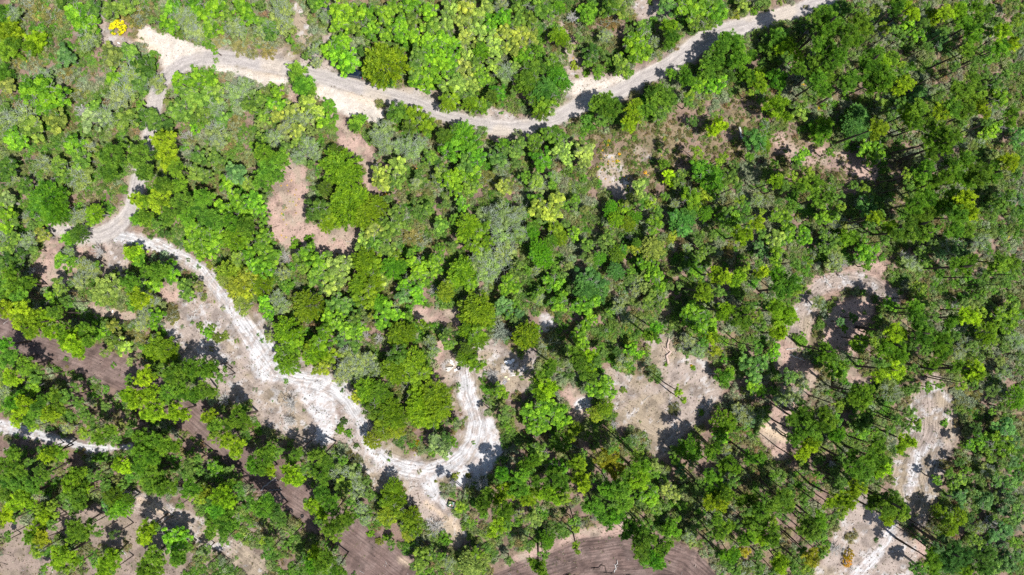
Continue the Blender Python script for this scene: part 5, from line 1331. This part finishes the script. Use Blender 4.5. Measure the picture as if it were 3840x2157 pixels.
def scrub_clump(seed, nl, leaves, leaf, hgt, twigs):
    rng = np.random.default_rng(seed)
    g = Geo()
    for i in range(nl):
        a, r = rng.random() * 6.283, rng.random() ** 0.6 * 0.8
        p = np.array((math.cos(a) * r, math.sin(a) * r, hgt * (1 - r * r) * rng.uniform(0.5, 1.1)))
        lt = rng.random()
        d = unit(leaves, rng)
        d[:, 2] = np.abs(d[:, 2])
        q = p + d * (0.30 * rng.random(leaves) ** 0.4)[:, None]
        nrm = d * 0.5 + unit(leaves, rng) * 0.8 + np.array((0, 0, 0.6))
        nrm /= np.linalg.norm(nrm, axis=1)[:, None]
        U, V = leaf_axes(nrm, rng)
        s = rng.uniform(0.6, 1.3, leaves)[:, None] * leaf
        g.quads(q, U * s, V * s * 0.6, 0, np.clip(0.5 + (lt - 0.5) * 0.5 + rng.normal(size=leaves) * 0.15, 0, 1))
    for _ in range(twigs):
        add_twig(g, rng, 1.0, hgt, w=0.018, lift=0.05)
    return g.mesh('scrub_clump', [M_SCRUB, M_LICHEN])


PR = [scrub_clump(400 + i, 13, 30, 0.085, (0.55, 0.8, 0.45, 0.65, 0.5)[i % 5], (0, 0, 2, 0, 5)[i % 5]) for i in range(8)]
instanced_scrub('scrub_undergrowth', 'mixed green, olive and grey scrub filling the ground between the trees', 64000, np.clip(dens * 1.25, 0, 1), pal_scrub, PR, 0.55, 1.35, 5)



def pal_dry(X, Y, qx, qy, rng):
    c = np.array([(0.30, 0.24, 0.17), (0.20, 0.15, 0.11), (0.14, 0.17, 0.05), (0.46, 0.40, 0.32), (0.07, 0.055, 0.045)])
    return c[rng.choice(5, len(X), p=(0.22, 0.22, 0.22, 0.14, 0.2))]


w_dry = np.clip(m_tan * 0.8 + m_litter * 0.7 + m_soil * 0.16 + m_sand * 0.10 + (1 - open_mask) * 0.6, 0, 1) * (1 - m_road) * (0.12 + 1.1 * sstep(0.44, 0.62, n3))
scatter_clumps('dry_grass', 80000, 0.06, 0.26, 0.07, 9, 'tan dry grass tufts and leaf litter on the open ground', w_dry, pal_dry, 0.5, 6)


def pal_yel(X, Y, qx, qy, rng):
    c = np.array([(0.70, 0.50, 0.02), (0.60, 0.52, 0.05), (0.40, 0.38, 0.04)])
    return c[rng.choice(3, len(X), p=(0.5, 0.3, 0.2))]


w_yel = np.zeros(XX.shape)
for pts, w in (([(2250, 520, 40), (2290, 640, 60), (2440, 640, 70), (2370, 690, 40)], 0.5), ([(2110, 130, 20), (2120, 230, 20)], 0.6), ([(3760, 870, 60)], 0.6), ([(3090, 400, 20)], 0.6), ([(3330, 560, 40), (3460, 520, 40)], 0.3),
               ([(3650, 560, 50), (3720, 540, 30)], 0.45), ([(3560, 110, 50)], 0.35), ([(1440, 730, 60), (1600, 730, 60)], 0.35), ([(1075, 720, 40), (1060, 860, 40)], 0.45), ([(985, 470, 26)], 0.6), ([(3190, 600, 60)], 0.2), ([(1560, 1690, 34), (1530, 1650, 14)], 0.9), ([(3740, 1540, 20)], 0.3)):
    dd, _ = line_dist(QX, QY, pts)
    w_yel = np.maximum(w_yel, (1 - sstep(-14, 14, dd)) * w)
scatter_clumps('yellow_flowers', 42000, 0.10, 0.28, 0.085, 12, 'small yellow flowering clumps scattered in the heath', w_yel * (1 - m_road) * 0.8, pal_yel, 0.8, 8)

# the smallest trees past three hundred of a kind, joined
if SMALL:
    g = Geo()
    rng = np.random.default_rng(77)
    for it in SMALL:
        base = np.array(GREEN.get(it['k'].replace('p', 'P') + it['c'], GREEN[it['k'].replace('p', 'P')]))
        for (mx, my, mr, k, _) in it['mem']:
            zc = it['h'] - 0.8 * mr * MPP
            X, Y = px(mx, my, zc)
            R = mr * MPP
            nl = 26
            c = lobes(nl, rng, DEPTH[k]) * (R / R0) + (X, Y, zc)
            m = 60
            d = unit(nl * m, rng)
            d[:, 2] = np.abs(d[:, 2]) - 0.1
            P = np.repeat(c, m, axis=0) + d * (0.42 * R / 2 * rng.random(nl * m) ** 0.4)[:, None]
            nrm = d * 0.6 + unit(nl * m, rng) * 0.7 + (0, 0, 0.6)
            nrm /= np.linalg.norm(nrm, axis=1)[:, None]
            U, V = leaf_axes(nrm, rng)
            s = rng.uniform(0.06, 0.13, nl * m)[:, None]
            tt = np.repeat(rng.random(nl), m) * 0.5 + 0.25
            g.quads(P, U * s, V * s * 0.55, 0, np.clip(tt + rng.normal(size=nl * m) * 0.13, 0, 1), np.repeat(base[None] * rng.uniform(0.85, 1.15), nl * m, axis=0))
            g.tube([(X, Y, -0.1), (X, Y, zc)], (0.14, 0.06), 5, 1, col=(0.1, 0.08, 0.06))
    link('small_trees', g.mesh('small_trees', [M_MIX, M_BARK]), kind='stuff', label='the smallest tree crowns filling gaps between the larger trees')

# fallen twigs
g = Geo()
rng = np.random.default_rng(31)
n = 0
while n < 900:
    X, Y = rng.uniform(-106, 106), rng.uniform(-60, 60)
    i, j = min(np.searchsorted(GX, X), len(GX) - 1), min(np.searchsorted(GY, Y), len(GY) - 1)
    if m_road[j, i] > 0.3 or m_sand[j, i] > 0.4:
        continue
    n += 1
    a, L_ = rng.random() * 6.283, rng.uniform(0.4, 1.8)
    z = ZZ[j, i] + 0.05
    p = crooked((X, Y, z), (X + math.cos(a) * L_, Y + math.sin(a) * L_, z + 0.1), rng, 4, 0.08)
    p[:, 2] = np.maximum(p[:, 2], z)
    g.tube(p, np.array((0.04, 0.03, 0.025, 0.012)) * rng.uniform(0.6, 1.3), 4, 0 if rng.random() < 0.6 else 1)
link('fallen_twigs', g.mesh('fallen_twigs', [M_PALE, M_BARK]), kind='stuff', label='pale twigs and sticks lying on the woodland floor')

instanced_scrub('low_heath', 'low olive-brown heath plants on the open ground below the road', 60000, heath * 0.6 * (1 - m_road), lambda X, Y, qx, qy, rng: PAL[rng.choice([8, 8, 6, 2, 3, 5], len(X))], PR, 0.22, 0.5, 15)

sw_zone = sstep(1500, 1700, QY) * (1 - sstep(1100, 1400, QX)) * (1 - np.clip(m_soil * 0.8 + m_sand * 1.2, 0, 1))
instanced_scrub('dry_forbs', 'sparse dull green and straw coloured ground plants under the lower pines', 26000, sw_zone * (0.15 + 0.75 * sstep(0.46, 0.6, n2)), lambda X, Y, qx, qy, rng: PAL[rng.choice([8, 6, 4, 3, 0], len(X))] * 0.9, PR, 0.16, 0.42, 25)

# ---------------------------------------------------------------- things left on the ground
def empty(name, x, y, rot, label, cat, group=None):
    X, Y = px(x, y, 0)
    o = bpy.data.objects.new(name, None)
    o.empty_display_size = 0.4
    COL.objects.link(o)
    o.location = (X, Y, float(height_at(X, Y)))
    o.rotation_euler = (0, 0, rot)
    o['label'], o['category'] = label, cat
    if group:
        o['group'] = group
    return o


# the parked car
M_PAINT = flat_mat('navy_car_paint', (0.012, 0.022, 0.045), 0.22, 0.3, vary=0.08, scale=2, bump=0.0)
M_PAINT.node_tree.nodes['Principled BSDF'].inputs['Coat Weight'].default_value = 0.8
M_GLASS = flat_mat('tinted_car_glass', (0.03, 0.045, 0.05), 0.06, 0.0, vary=0.05, scale=2, bump=0.0)
M_GLASS.node_tree.nodes['Principled BSDF'].inputs['Specular IOR Level'].default_value = 0.9
M_RED = flat_mat('red_lamp_lens', (0.55, 0.01, 0.015), 0.25, vary=0.1, bump=0.0)
M_CLEAR = flat_mat('clear_lamp_lens', (0.7, 0.7, 0.68), 0.15, vary=0.1, bump=0.0)
M_RUBBER = flat_mat('black_rubber', (0.02, 0.021, 0.023), 0.8, vary=0.2, bump=0.1)
M_RIM = flat_mat('alloy_wheel', (0.5, 0.5, 0.5), 0.35, 0.8, vary=0.1, bump=0.0)
M_WHITE = flat_mat('white_paint', (0.78, 0.78, 0.76), 0.5, vary=0.08, scale=5, bump=0.05)
car = empty('parked_car', 1326, 279, math.radians(-10), 'dark navy parked car, half hidden under the leafy oak at the road\'s upper edge', 'car')


def loft(sections, n=20):
    """Closed body skin through rounded cross sections: (x, half width, z low, z high, roundness)."""
    g = Geo()
    v = []
    for (x, w, z0, z1, p) in sections:
        for k in range(n):
            a = 2 * math.pi * k / n
            c, s = math.cos(a), math.sin(a)
            yy = w * math.copysign(abs(c) ** p, c)
            zz = (z0 + z1) / 2 + (z1 - z0) / 2 * math.copysign(abs(s) ** p, s)
            v.append((x, yy, zz))
    f = []
    m = len(sections)
    for i in range(m - 1):
        for k in range(n):
            j = (k + 1) % n
            f.append((i * n + k, i * n + j, (i + 1) * n + j, (i + 1) * n + k))
    g.add(v, f)
    for i0 in (0, (m - 1) * n):
        c = np.mean(v[i0:i0 + n], axis=0)
        g.add(v[i0:i0 + n] + [tuple(c)], [(k, (k + 1) % n, n) for k in range(n)])
    return g


def smooth(me):
    me.polygons.foreach_set('use_smooth', np.ones(len(me.polygons), bool))
    return me


body = loft([(-2.1, 0.62, 0.42, 0.66, 0.45), (-2.02, 0.80, 0.30, 0.80, 0.4), (-1.6, 0.87, 0.24, 0.93, 0.36), (-1.0, 0.89, 0.22, 1.0, 0.34), (0, 0.90, 0.22, 1.02, 0.32), (1.1, 0.90, 0.22, 1.04, 0.32), (1.75, 0.88, 0.25, 1.05, 0.34), (2.08, 0.82, 0.32, 0.98, 0.4), (2.16, 0.72, 0.42, 0.85, 0.45)])
link('body', smooth(body.mesh('car_body', [M_PAINT])), car)
roof = loft([(-0.55, 0.60, 1.34, 1.42, 0.5), (-0.2, 0.66, 1.30, 1.50, 0.5), (0.5, 0.68, 1.30, 1.53, 0.5), (1.2, 0.66, 1.30, 1.50, 0.5), (1.5, 0.60, 1.32, 1.43, 0.5)])
link('roof', smooth(roof.mesh('car_roof', [M_PAINT])), car)


def panel(name, pts, mat, th=0.02):
    g = Geo()
    p = np.array(pts, float)
    nrm = np.cross(p[1] - p[0], p[2] - p[0])
    nrm /= np.linalg.norm(nrm)
    v = np.vstack([p, p - nrm * th])
    n = len(p)
    g.add(v, [(i, (i + 1) % n, n + (i + 1) % n, n + i) for i in range(n)])
    if n == 4:
        g.add(v, [(0, 1, 2, 3), (7, 6, 5, 4)])
    return g.mesh(name, [mat])


link('windscreen', panel('windscreen', [(-1.12, -0.74, 0.985), (-1.12, 0.74, 0.985), (-0.42, 0.60, 1.43), (-0.42, -0.60, 1.43)], M_GLASS), car)
link('rear_window', panel('rear_window', [(2.0, 0.70, 1.02), (2.0, -0.70, 1.02), (1.42, -0.58, 1.44), (1.42, 0.58, 1.44)], M_GLASS), car)
for s in (-1, 1):
    for a, b in ((-0.95, 0.28), (0.34, 1.75)):
        q = [(a, s * 0.80, 1.0), (b, s * 0.80, 1.0), (min(b, 1.42), s * 0.66, 1.41), (max(a, -0.4), s * 0.66, 1.41)]
        link('side_window', panel('side_window', q if s < 0 else q[::-1], M_GLASS), car)
    g = Geo()
    box_geo(g, (2.10, s * 0.66, 0.80), (0.14, 0.30, 0.16), bev=0.04)
    link('tail_light', g.mesh('tail_light', [M_RED]), car)
    g = Geo()
    box_geo(g, (-1.98, s * 0.58, 0.66), (0.16, 0.30, 0.13), bev=0.04)
    link('headlight', g.mesh('headlight', [M_CLEAR]), car)
    g = Geo()
    box_geo(g, (-0.82, s * 0.98, 1.0), (0.12, 0.18, 0.12), bev=0.03)
    link('wing_mirror', g.mesh('wing_mirror', [M_PAINT]), car)
    for xx in (-1.35, 1.32):
        w = bpy.data.objects.new('wheel', None)
        w.parent = car
        w.location = (xx, s * 0.80, 0.31)
        COL.objects.link(w)
        g = Geo()
        a = np.linspace(0, 2 * math.pi, 17)[:-1]
        prof = [(0.19, -0.10), (0.29, -0.10), (0.31, -0.06), (0.31, 0.06), (0.29, 0.10), (0.19, 0.10)]
        v = [(r * math.cos(t), y, r * math.sin(t)) for t in a for (r, y) in prof]
        f = [(i * 6 + k, i * 6 + (k + 1) % 6, ((i + 1) % 16) * 6 + (k + 1) % 6, ((i + 1) % 16) * 6 + k) for i in range(16) for k in range(6)]
        g.add(v, f)
        link('tyre', g.mesh('tyre', [M_RUBBER]), w)
        g = Geo()
        for k in range(5):
            t = k * 2 * math.pi / 5
            g.tube([(0, s * 0.07, 0), (0.18 * math.cos(t), s * 0.08, 0.18 * math.sin(t))], (0.035, 0.022), 5)
        g.tube([(0, -0.02, 0), (0, 0.10 * s, 0)], (0.06, 0.05), 8, cap=True)
        link('rim', g.mesh('rim', [M_RIM]), w)
g = Geo()
box_geo(g, (2.165, 0, 0.60), (0.03, 0.5, 0.12))
link('number_plate', g.mesh('number_plate', [M_WHITE]), car)
g = Geo()
box_geo(g, (2.12, 0, 0.42), (0.12, 1.5, 0.14), bev=0.03)
link('rear_bumper', g.mesh('rear_bumper', [M_RUBBER]), car)

# plank pile with its black tyre, white basin, boxes and boards
M_PLANK = flat_mat('weathered_white_planks', (0.66, 0.62, 0.55), 0.8, vary=0.2, scale=8, bump=0.3)
M_GREYWOOD = flat_mat('grey_boards', (0.28, 0.26, 0.27), 0.85, vary=0.3, scale=9)
M_YELLOW = flat_mat('pale_yellow_foam', (0.68, 0.60, 0.36), 0.8, vary=0.12)
M_GREENMETAL = flat_mat('faded_green_metal', (0.10, 0.19, 0.13), 0.6, 0.2, vary=0.35)
M_CERAMIC = flat_mat('white_ceramic', (0.80, 0.80, 0.80), 0.2, vary=0.04, bump=0.0)
pile = empty('plank_pile', 1699, 1372, 0, 'splayed heap of weathered white planks beside a black tyre', 'plank pile')
rr = random.Random(4)
for i in range(15):
    hub = (0.35, -0.02) if i < 8 else (0.15, -0.15)
    a = math.radians(150 - i * 4.5) if i < 8 else math.radians(190 + (i - 8) * 5.5)
    L_ = rr.uniform(1.0, 1.75)
    g = Geo()
    box_geo(g, (0, 0, 0), (L_, rr.uniform(0.11, 0.17), 0.035))
    o = link('plank', g.mesh('plank', [M_PLANK]), pile)
    o.location = (hub[0] + math.cos(a) * L_ * 0.5, hub[1] + math.sin(a) * L_ * 0.5, 0.05 + i * 0.036)
    o.rotation_euler = (0, rr.uniform(-0.04, 0.04), a)
for i, a in enumerate((20, 60, 100, 135)):
    g = Geo()
    box_geo(g, (0, 0, 0), (rr.uniform(0.5, 0.8), 0.14, 0.035))
    o = link('plank', g.mesh('plank', [M_PLANK]), pile)
    o.location = (1.0 + 0.2 * math.cos(i), 0.35 + 0.15 * math.sin(i * 2), 0.06 + i * 0.04)
    o.rotation_euler = (0, 0, math.radians(a))


def torus(name, R, r, mat, h=1.0, n=22, m=10):
    g = Geo()
    v = [((R + r * math.cos(b)) * math.cos(a), (R + r * math.cos(b)) * math.sin(a), r * h * math.sin(b)) for a in np.linspace(0, 2 * math.pi, n + 1)[:-1] for b in np.linspace(0, 2 * math.pi, m + 1)[:-1]]
    f = [(i * m + k, ((i + 1) % n) * m + k, ((i + 1) % n) * m + (k + 1) % m, i * m + (k + 1) % m) for i in range(n) for k in range(m)]
    g.add(v, f)
    return smooth(g.mesh(name, [mat]))


def tyre(x, y, label, R=0.30, z=0.14, group='old tyres dumped in the wood'):
    t = empty('old_tyre', x, y, 0, label, 'tyre', group)
    o = link('tread', torus('tread', R, 0.11, M_RUBBER, 1.1), t, (0, 0, z))
    o = link('sidewall', torus('sidewall', R - 0.07, 0.05, M_RUBBER, 2.2), t, (0, 0, z))


tyre(1721, 1380, 'black tyre lying against the white plank pile', 0.33, 0.30)
tyre(1134, 1935, 'black tyre lying alone on the broad brown track', 0.26)
tyre(3139, 1440, 'thin black tyre between pine trunks on the reddish gap in the east', 0.24)


def basin(x, y, rot, label, s=1.0):
    b = empty('white_basin', x, y, rot, label, 'basin', 'white ceramic scraps on the dumped rubbish')
    g = Geo()
    prof = [(0.16, 0.02), (0.20, 0.16), (0.34, 0.26), (0.36, 0.28), (0.30, 0.28), (0.18, 0.12), (0.02, 0.09)]
    n = 18
    v = [(r * s * math.cos(a), r * s * 0.8 * math.sin(a), z * s) for (r, z) in prof for a in np.linspace(0, 2 * math.pi, n + 1)[:-1]]
    f = [(i * n + k, i * n + (k + 1) % n, (i + 1) * n + (k + 1) % n, (i + 1) * n + k) for i in range(len(prof) - 1) for k in range(n)]
    g.add(v, f)
    link('bowl', smooth(g.mesh('bowl', [M_CERAMIC])), b)
    g = Geo()
    box_geo(g, (-0.48 * s, 0, 0.16 * s), (0.3 * s, 0.6 * s, 0.2 * s), bev=0.06)
    link('back_ledge', g.mesh('back_ledge', [M_CERAMIC]), b)


basin(1712, 1386, 0.4, 'white basin lying against the black tyre of the plank pile', 0.8)
basin(1923, 1351, 0.7, 'white ceramic bowl lying among debris above the yellow blocks', 1.15)
basin(423, 1167, 1.2, 'small white basin scrap on the pinkish sandy gap in the west', 0.5)


def slabs(name, x, y, specs, mat, label, cat, part):
    s = empty(name, x, y, 0, label, cat)
    for i, (dx, dy, lx, ly, lz, a) in enumerate(specs):
        g = Geo()
        box_geo(g, (0, 0, 0), (lx, ly, lz), bev=0.03)
        o = link(part, g.mesh(part, [mat]), s, (dx, dy, lz / 2 + 0.02 + 0.03 * i))
        o.rotation_euler = (0.05 * (i % 2), -0.04 * (i % 3), math.radians(a))


slabs('broken_sheet', 1904, 1359, [(0, 0, 0.9, 0.55, 0.05, 20), (0.45, -0.15, 0.7, 0.4, 0.05, -35), (-0.45, 0.1, 0.5, 0.4, 0.06, 60), (0.1, 0.35, 0.6, 0.3, 0.04, 10)], M_CERAMIC, 'broken white sheets lying beside the ceramic bowl', 'broken sheet', 'sheet')
slabs('foam_block', 1897, 1414, [(0, 0, 0.56, 0.38, 0.2, 5)], M_YELLOW, 'pale yellow block lying left of a dark board among debris', 'foam block', 'block')
slabs('foam_block', 1908, 1421, [(0, 0, 0.45, 0.3, 0.16, -20)], M_YELLOW, 'smaller pale yellow block just below the larger one', 'foam block', 'block')
slabs('white_board', 1926, 1408, [(0, 0, 0.55, 0.2, 0.06, 12), (0.5, 0.12, 0.5, 0.14, 0.05, 20)], M_PLANK, 'short white boards lying right of the yellow blocks', 'board', 'plank')
slabs('grey_boards', 1891, 1433, [(0, 0, 0.95, 0.14, 0.05, 50), (0.14, -0.1, 0.9, 0.14, 0.05, 54), (0.28, -0.18, 0.95, 0.14, 0.05, 47), (-0.14, 0.05, 0.7, 0.14, 0.05, 50)], M_GREYWOOD, 'grey boards stacked aslant below the yellow blocks', 'board stack', 'plank')
slabs('white_scrap', 3425, 1037, [(0, 0, 0.6, 0.4, 0.2, -20), (-0.45, 0.25, 0.4, 0.3, 0.15, 30), (0.4, -0.2, 0.35, 0.25, 0.14, 60)], M_CERAMIC, 'white bucket scraps lying on shaded litter beside the curved eastern track', 'scrap', 'piece')
slabs('litter_sheet', 443, 161, [(0, 0, 0.4, 0.2, 0.03, -50), (0.22, -0.1, 0.3, 0.15, 0.03, 20)], M_WHITE, 'small white scrap on grey ground below the round yellow bush', 'scrap', 'piece')

# open metal crate half under the small pine
cr = empty('metal_crate', 1693, 1890, math.radians(-17), 'open faded green metal crate half hidden by a small pine, rubbish inside', 'crate')
g = Geo()
box_geo(g, (0, 0, 0.03), (1.5, 1.25, 0.05))
link('floor_panel', g.mesh('floor_panel', [M_GREENMETAL]), cr)
for i, (cx, cy, lx, ly) in enumerate(((0, 0.63, 1.56, 0.05), (0, -0.63, 1.56, 0.05), (-0.76, 0, 0.05, 1.20), (0.76, 0, 0.05, 1.20))):
    g = Geo()
    box_geo(g, (cx, cy, 0.24), (lx, ly, 0.46))
    link('side_panel', g.mesh('side_panel', [M_RUBBER if i in (0, 2) else M_GREENMETAL]), cr)
for i in range(9):
    g = Geo()
    box_geo(g, (0, 0, 0), (rr.uniform(0.15, 0.4), rr.uniform(0.1, 0.25), 0.08), bev=0.02)
    o = link('rubbish', g.mesh('rubbish', [rr.choice([M_CERAMIC, M_YELLOW, M_GREYWOOD, M_RED])]), cr, (rr.uniform(-0.5, 0.5), rr.uniform(-0.4, 0.4), 0.12 + 0.05 * i / 3))
    o.rotation_euler = (0.1, 0.1, rr.uniform(0, 3))

# fallen logs
M_PINKWOOD = flat_mat('peeled_pinkish_wood', (0.48, 0.36, 0.30), 0.85, vary=0.3, scale=10)


def log(x0, y0, x1, y1, r, mat, label, name='fallen_log', cat='log', stubs=3, bend=0.03, seed=1, z0=0.0, z1=0.0):
    rng = np.random.default_rng(seed)
    X0, Y0 = px(x0, y0, 0)
    X1, Y1 = px(x1, y1, 0)
    base = float(height_at(X0, Y0))
    o = bpy.data.objects.new(name, None)
    COL.objects.link(o)
    o.location = (X0, Y0, base)
    o['label'], o['category'], o['group'] = label, cat, 'fallen logs and limbs'
    v = np.array((X1 - X0, Y1 - Y0, 0.0))
    p = crooked((0, 0, r * 0.8 + z0), v + (0, 0, r * 0.8 + z1), rng, 9, bend)
    p[:, 2] = np.maximum(p[:, 2], r * 0.6)
    g = Geo()
    g.tube(p, np.linspace(r, r * 0.5, 9), 9, cap=True)
    link('trunk', g.mesh('log_trunk', [mat]), o)
    L_ = np.linalg.norm(v)
    for i in range(stubs):
        k = rng.integers(3, 8)
        side = 1 if rng.random() < 0.5 else -1
        d = v / L_ * 0.7 + np.array((-v[1], v[0], 0)) / L_ * side * 0.8 + (0, 0, 0.25)
        g = Geo()
        g.tube(crooked(p[k], p[k] + d * L_ * rng.uniform(0.12, 0.3), rng, 5, 0.08), np.linspace(r * 0.45, r * 0.15, 5), 6, cap=True)
        link('branch', g.mesh('log_branch', [mat]), o)
    return o


log(2505, 1362, 2503, 1250, 0.30, M_PINKWOOD, 'broken peeled trunk lying on the grey ground above the tan clearing', stubs=2, seed=3)
log(2503, 1322, 2480, 1297, 0.13, M_PINKWOOD, 'thin slanting limb leaning on the broken peeled trunk', stubs=1, seed=4)
log(2866, 589, 2860, 640, 0.22, M_PALE, 'short bright white log on red litter below the dark domed crown', stubs=0, seed=5)
log(2771, 476, 2784, 545, 0.24, M_PALE, 'blue-grey log in deep shade left of the dark domed crown', stubs=0, seed=6)
log(2876, 500, 2872, 462, 0.20, M_PALE, 'splintered stump with torn wood at the heath\'s edge', stubs=6, seed=7)
log(977, 1838, 1035, 1788, 0.16, M_GREYWOOD, 'straight grey log slanting across the brown track\'s edge', stubs=1, seed=8)
log(1008, 1838, 1050, 1835, 0.10, M_GREYWOOD, 'forked branch on the brown track below the slanting log', stubs=3, seed=9)
log(980, 396, 1026, 424, 0.20, M_GREYWOOD, 'dark grey log among yellow-green scrub left of the path', stubs=1, seed=10)
log(1304, 1056, 1318, 1082, 0.22, M_GREYWOOD, 'short thick grey log in the red gap at the middle of the oaks', stubs=0, seed=11)
log(455, 2057, 474, 2079, 0.12, M_PALE, 'short pale log on dry grass between lower left pines', stubs=0, seed=12)
log(2303, 2146, 2313, 2100, 0.10, M_PALE, 'thin curved pale limb lying on the churned dark soil', stubs=2, bend=0.06, seed=13)
log(2231, 2128, 2300, 2152, 0.12, M_BARK, 'dark gnarled branch at the lower rim of the churned soil', stubs=5, bend=0.09, seed=14)
log(2947, 1311, 2983, 1306, 0.10, M_PALE, 'short white stick on the eastern litter ground', stubs=0, seed=15)
log(2960, 1332, 3016, 1352, 0.11, M_PALE, 'long thin limb below the short white stick', stubs=3, seed=16)
log(3550, 1099, 3539, 1160, 0.14, M_PALE, 'bent pale limb lying crosswise under the eastern pines', stubs=1, bend=0.05, seed=17)
log(3561, 1103, 3588, 1126, 0.14, M_PALE, 'forked pale limb right of the bent one', stubs=2, seed=18)
log(3000, 1022, 3150, 1021, 0.22, M_BARK, 'long dark trunk lying along the curved track\'s upper edge', stubs=5, bend=0.01, seed=19)
log(3085, 1030, 3115, 1078, 0.11, M_PALE, 'pale dead limb reaching onto the curved eastern track', stubs=4, bend=0.07, seed=20)
log(1814, 1384, 1841, 1423, 0.12, M_PALE, 'thin pale pole lying in grey brush right of the plank pile', stubs=0, seed=21)
log(1600, 1315, 1622, 1350, 0.12, M_GREYWOOD, 'grey limb leaning in brush above the plank pile', stubs=2, seed=22)
log(1608, 1252, 1642, 1230, 0.12, M_PALE, 'pale pole on the small red clearing', stubs=1, seed=23)
log(2655, 1400, 2690, 1402, 0.08, M_PALE, 'short stick on the grey ground', stubs=1, seed=24)
log(3298, 1118, 3400, 1122, 0.14, M_BARK, 'dark trunk lying under pines inside the curved track', stubs=2, seed=25)
log(0 + 395 / Z2, 1437 + 1320 / Z2, 400 / Z2, 1437 + 1425 / Z2, 0.10, M_PALE, 'white pole standing among lower left pines near the picture edge', stubs=0, seed=26)
log(640, 1950, 672, 1942, 0.14, M_PINKWOOD, 'peeled log beside the orange rutted track', stubs=2, seed=27)
log(2445, 1210, 2480, 1232, 0.10, M_PALE, 'pale stick in shade below the blue-green crown', stubs=1, seed=28)
log(720, 1172, 760, 1150, 0.07, M_PALE, 'pale brushwood beside the curving sand track', stubs=6, bend=0.08, seed=29)
log(715, 1200, 745, 1165, 0.07, M_PALE, 'second pale brushwood stick just below the first', stubs=6, bend=0.08, seed=30)
